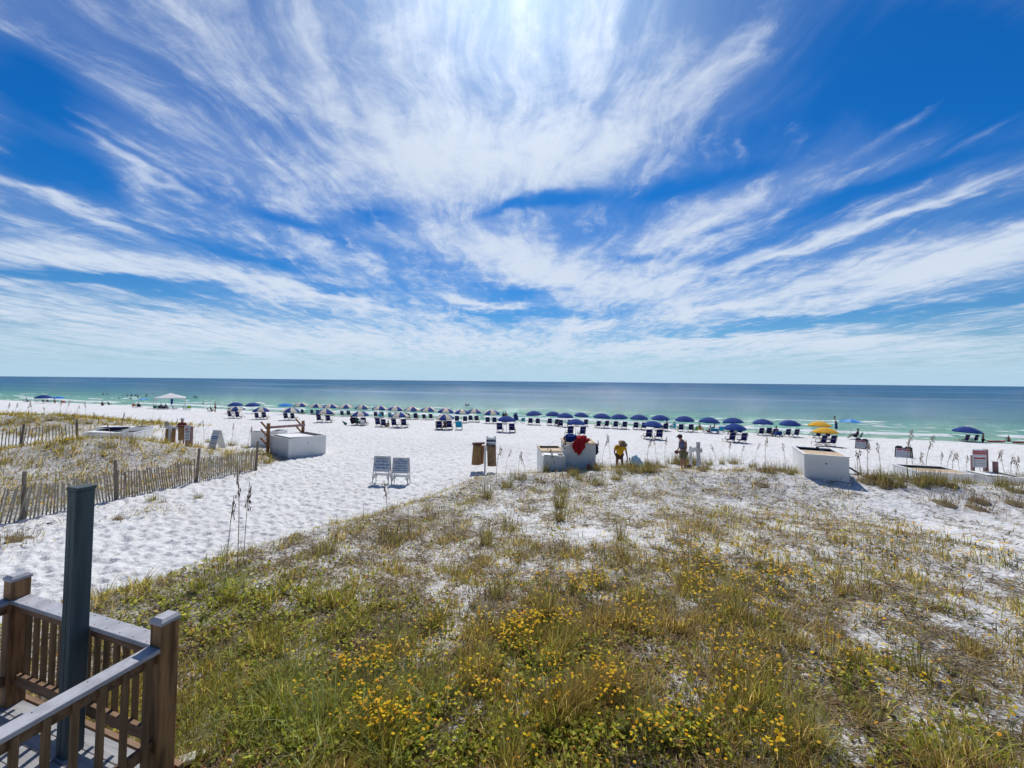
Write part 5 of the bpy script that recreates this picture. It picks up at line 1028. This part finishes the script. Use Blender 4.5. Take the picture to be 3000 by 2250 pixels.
sack(-.1, .12, .85, 1.22, MAT['orangepost'], t, 2, .06)
# left waste bag station behind the left dune
p = at(520, 26.6); t = thing('waste_bag_stand', 'waste stand with brown sacks and a tan plate behind the left dune', 'waste stand', p)
MB().box((-.45, 0, .75), (.14, .1, 1.5)).build('post', MAT['greyw'], t); MB().box((-.28, -.03, 1.33), (1.0, .05, .17), Matrix.Rotation(R(4), 3, 'Y')).build('crossbar', MAT['greyw'], t)
MB().add([(-.78, -.06, 1.42), (-.42, -.06, 1.38), (-.55, -.02, 1.68), (-.66, 0, 1.74), (-.83, 0, 1.74)], [(0, 1, 2, 3, 4)]).add([(-.78, -.03, 1.42), (-.42, -.03, 1.38), (-.55, .01, 1.68), (-.66, .03, 1.74), (-.83, .03, 1.74)], [(4, 3, 2, 1, 0)]).build('tan_plate', pm('tan plate', (.5, .42, .33), .7), t)
for x, w, m in ((-.58, .17, 'burl'), (-.15, .22, 'burl'), (.42, .55, 'burl')): sack(x, w, .95, 1.24 if x < 0 else 1.4, MAT[m], t, x*7, -.02, .04)
MB().bar((.1, 0, 1.44), (.72, 0, 1.44), .3, .06).build('strap', MAT['belt'], t)
p = at(558, 26.2); t = thing('rules_sign', 'narrow striped rules board with dark side beside the left sacks', 'sign', p, R(-6)); MB().box((0, 0, .62), (.5, .1, 1.55)).build('side', MAT['rpost'], t); MB().box((-.09, -.056, .95), (.42, .012, .98)).build('face', MAT['signw'], t)
for i, (z, h, w, m) in enumerate(((1.38, .04, .3, 'band'), (1.2, .16, .17, 'signred'), (1.22, .04, .3, 'inkgrey'), (1.06, .03, .34, 'ink'), (.98, .03, .3, 'ink'), (.86, .02, .34, 'inkgrey'), (.78, .03, .3, 'ink'), (.66, .02, .34, 'inkgrey'), (.58, .02, .32, 'inkgrey'))): MB().box((-.1+(-.05 if i == 1 else .03 if i == 2 else 0), -.0635-.001*i, z), (w, .003, h)).build('printed_line', MAT[m], t)
p = at(640, 24.8); t = thing('beach_sign', 'white A frame sign seen from its side behind the left dune', 'sign', p, R(-14))
for s in (-1, 1): MB().box((0, s*.19, .6), (.62, .03, 1.25), Matrix.Rotation(s*R(16), 3, 'X')).build('panel', MAT['white'], t, bevel=.008)
M = Matrix.Rotation(-R(16), 3, 'X')
for z, h, m, w in ((.42, .06, 'greyw', .4), (.2, .07, 'inkblue', .5), (.08, .06, 'inkblue', .46), (-.06, .03, 'inkgrey', .4), (-.2, .04, 'ink', .4)): MB().box(Vector((0, -.19, .6))+M @ Vector((0, -.018, z)), (w, .004, h), M).build('printed_line', MAT[m], t)

# wooden rack by the bin
def rack():
    a = at(789, 24.6); b_ = at(890, 26.3); t = thing('timber_rack', 'orange brown timber rack with slanting arms behind the slat fence', 'rack', a); d = b_-a; d.z = 0
    for o in (Vector((0, 0, 0)), d):
        MB().box(o+Vector((0, 0, .75)), (.15, .15, 2.25)).build('post', MAT['orangepost'], t, bevel=.008)
        for z in (.45, 1.0, 1.45): MB().bar(o+Vector((0, -.02, z)), o+Vector((-.42, -.1, z+.52)), .09, .09).build('arm', MAT['orangepost'], t, bevel=.006)
    MB().bar(Vector((-.15, -.12, 1.6)), d+Vector((.2, -.12, 1.6)), .05, .15).build('beam', MAT['blueboard'], t, bevel=.006)
rack()
# white posts with a rail behind the crest
p = at(2023, 19.3); t = thing('post_and_rail', 'pale grey pair of posts joined by a rail behind the dune crest', 'post and rail', p)
q = at(2045, 18.3)-p; MB().box((0, 0, .65), (.1, .1, 1.5)).build('post', MAT['greyw'], t, bevel=.005); MB().box(q+Vector((0, 0, .68)), (.13, .13, 1.56)).build('post', MAT['greyw'], t, bevel=.005)
MB().bar(Vector((-.12, -.09, 1.2)), q+Vector((-.02, .1, 1.1)), .05, .18).build('rail', MAT['white'], t); MB().box(q+Vector((.02, -.07, 1.07)), (.25, .05, .2)).build('plate', MAT['greyw'], t)
tag(MB().ball((0, 0, 0), (.12, .1, .14), 10, 8).build('brown_pack', MAT['burl2'], None, True), 'small brown pack at the foot of the pale posts', 'pack').location = at(2018, 18.4)+Vector((0, 0, .25))
# red and white warning sign with reddish posts
p = at(2883, 20.0); t = thing('warning_sign', 'red and white notice fixed to a reddish post at the right dune', 'sign', p, R(-6))
MB().box((0, 0, .75), (.15, .13, 1.75)).build('post', MAT['rpost'], t, bevel=.006); MB().box((-.37, -.09, 1.16), (.64, .02, .92)).build('panel', MAT['signw'], t, bevel=.004); MB().box((-.37, -.102, 1.46), (.6, .004, .2)).build('red_header', MAT['signred'], t); text('ATTENTION', .1, MAT['signw'], t, (-.37, -.106, 1.46), bold=.002)
MB().box((-.37, -.102, 1.17), (.54, .004, .08)).build('red_bar', MAT['signred'], t)
for z, w in ((1.3, .5), (1.06, .5), (.98, .46), (.9, .5), (.82, .44)): MB().box((-.37, -.102, z), (w, .003, .018)).build('printed_line', MAT['inkgrey'], t)
MB().box((-.62, -.02, .65), (.12, .1, 1.3)).build('short_post', MAT['rpost'], t, bevel=.006)
p = at(2911, 19.6); tag(MB().box((0, 0, .45), (.15, .14, 1.25)).build('wooden_post', MAT['rpost'], None, bevel=.006), 'shorter bare reddish post right of the warning sign', 'post').location = p
# two dark A frame boards with a red strip
def aframe(px, py, w, label):
    p = ground(px, py); t = thing('a_frame_sign', label, 'sign', p, R(-56)); fr = MAT['blk']
    for s in (-1, 1):
        M = Matrix.Rotation(s*R(17), 3, 'X'); b = MB(); c = Vector((0, s*.24, .42))
        def Q(x, z): return c+M @ Vector((x, 0, z-.42))
        b.bar(Q(-w/2, 0), Q(-w/2, .86), .05, .05, up=(1, 0, 0)); b.bar(Q(w/2, 0), Q(w/2, .86), .05, .05, up=(1, 0, 0)); b.bar(Q(-w/2, .03), Q(w/2, .03), .04, .05); b.bar(Q(-w/2, .78), Q(w/2, .78), .05, .05); b.box(Q(-w*.3, .86), (w*.34, .05, .1), M); b.box(Q(w*.3, .86), (w*.34, .05, .1), M); b.build('frame', fr, t)
        f = MB().box(Q(0, .41), (w-.05, .02, .7), M).build('face', MAT['signw'], t)
        if s < 0:
            n = M @ Vector((0, -.013, 0)); MB().box(Q(-w*.24, .66)+n, (w*.34, .004, .1), M).build('red_strip', MAT['signred'], t); MB().box(Q(w*.2, .66)+n, (w*.42, .004, .1), M).build('red_strip', MAT['signred'], t)
            for z in (.53, .46, .39, .32, .25, .18): MB().box(Q(0, z)+n, (w*.82, .003, .018), M).build('printed_line', MAT['inkgrey'], t)
aframe(2525, 1314, .72, 'further dark framed A board with a red strip, right of the yellow umbrellas'); aframe(2648, 1339, .82, 'nearer dark framed A board with a red strip, left of the tallest sea oat')
# litter: paper slab by the landing
v = ground(545, 2240); t = MB().box((0, 0, .05), (.14, .1, .05), Matrix.Rotation(.5, 3, 'Z')).build('concrete_chip', MAT['white'], None, bevel=.008); t.location = v; tag(t, 'white concrete chip in the grass at the foot of the near railing post', 'concrete chip')
for x, y, lb in ((553*1.3563, 1278*1.3563, 'left white flower head on the lush bank'), (572*1.3563, 1281*1.3563, 'right white flower head on the lush bank'), (1135*1.3563, 1558*1.3563, 'white shell scrap in the foreground plants')):
    o = MB().ball((0, 0, .08), (.04, .035, .018), 9, 5).build('white_scrap', MAT['white'], None, True); o.location = ground(x, y); tag(o, lb, 'white scrap')
# a bird or plane far off over the water
p = Vector(ray(818, 679))*600; p.z += CAMZ; o = MB().ball((0, 0, 0), (1.3, .3, .25), 8, 6).add([(-.3, 0, .1), (.3, 0, .1), (.2, 2.2, .5), (-.2, 2.2, .5)], [(0, 1, 2, 3)]).add([(-.3, 0, .1), (.3, 0, .1), (.2, -2.2, .5), (-.2, -2.2, .5)], [(0, 1, 2, 3)]).build('bird', MAT['dk']); o.location = p; tag(o, 'tiny dark bird gliding in the sky at the left of centre', 'bird')
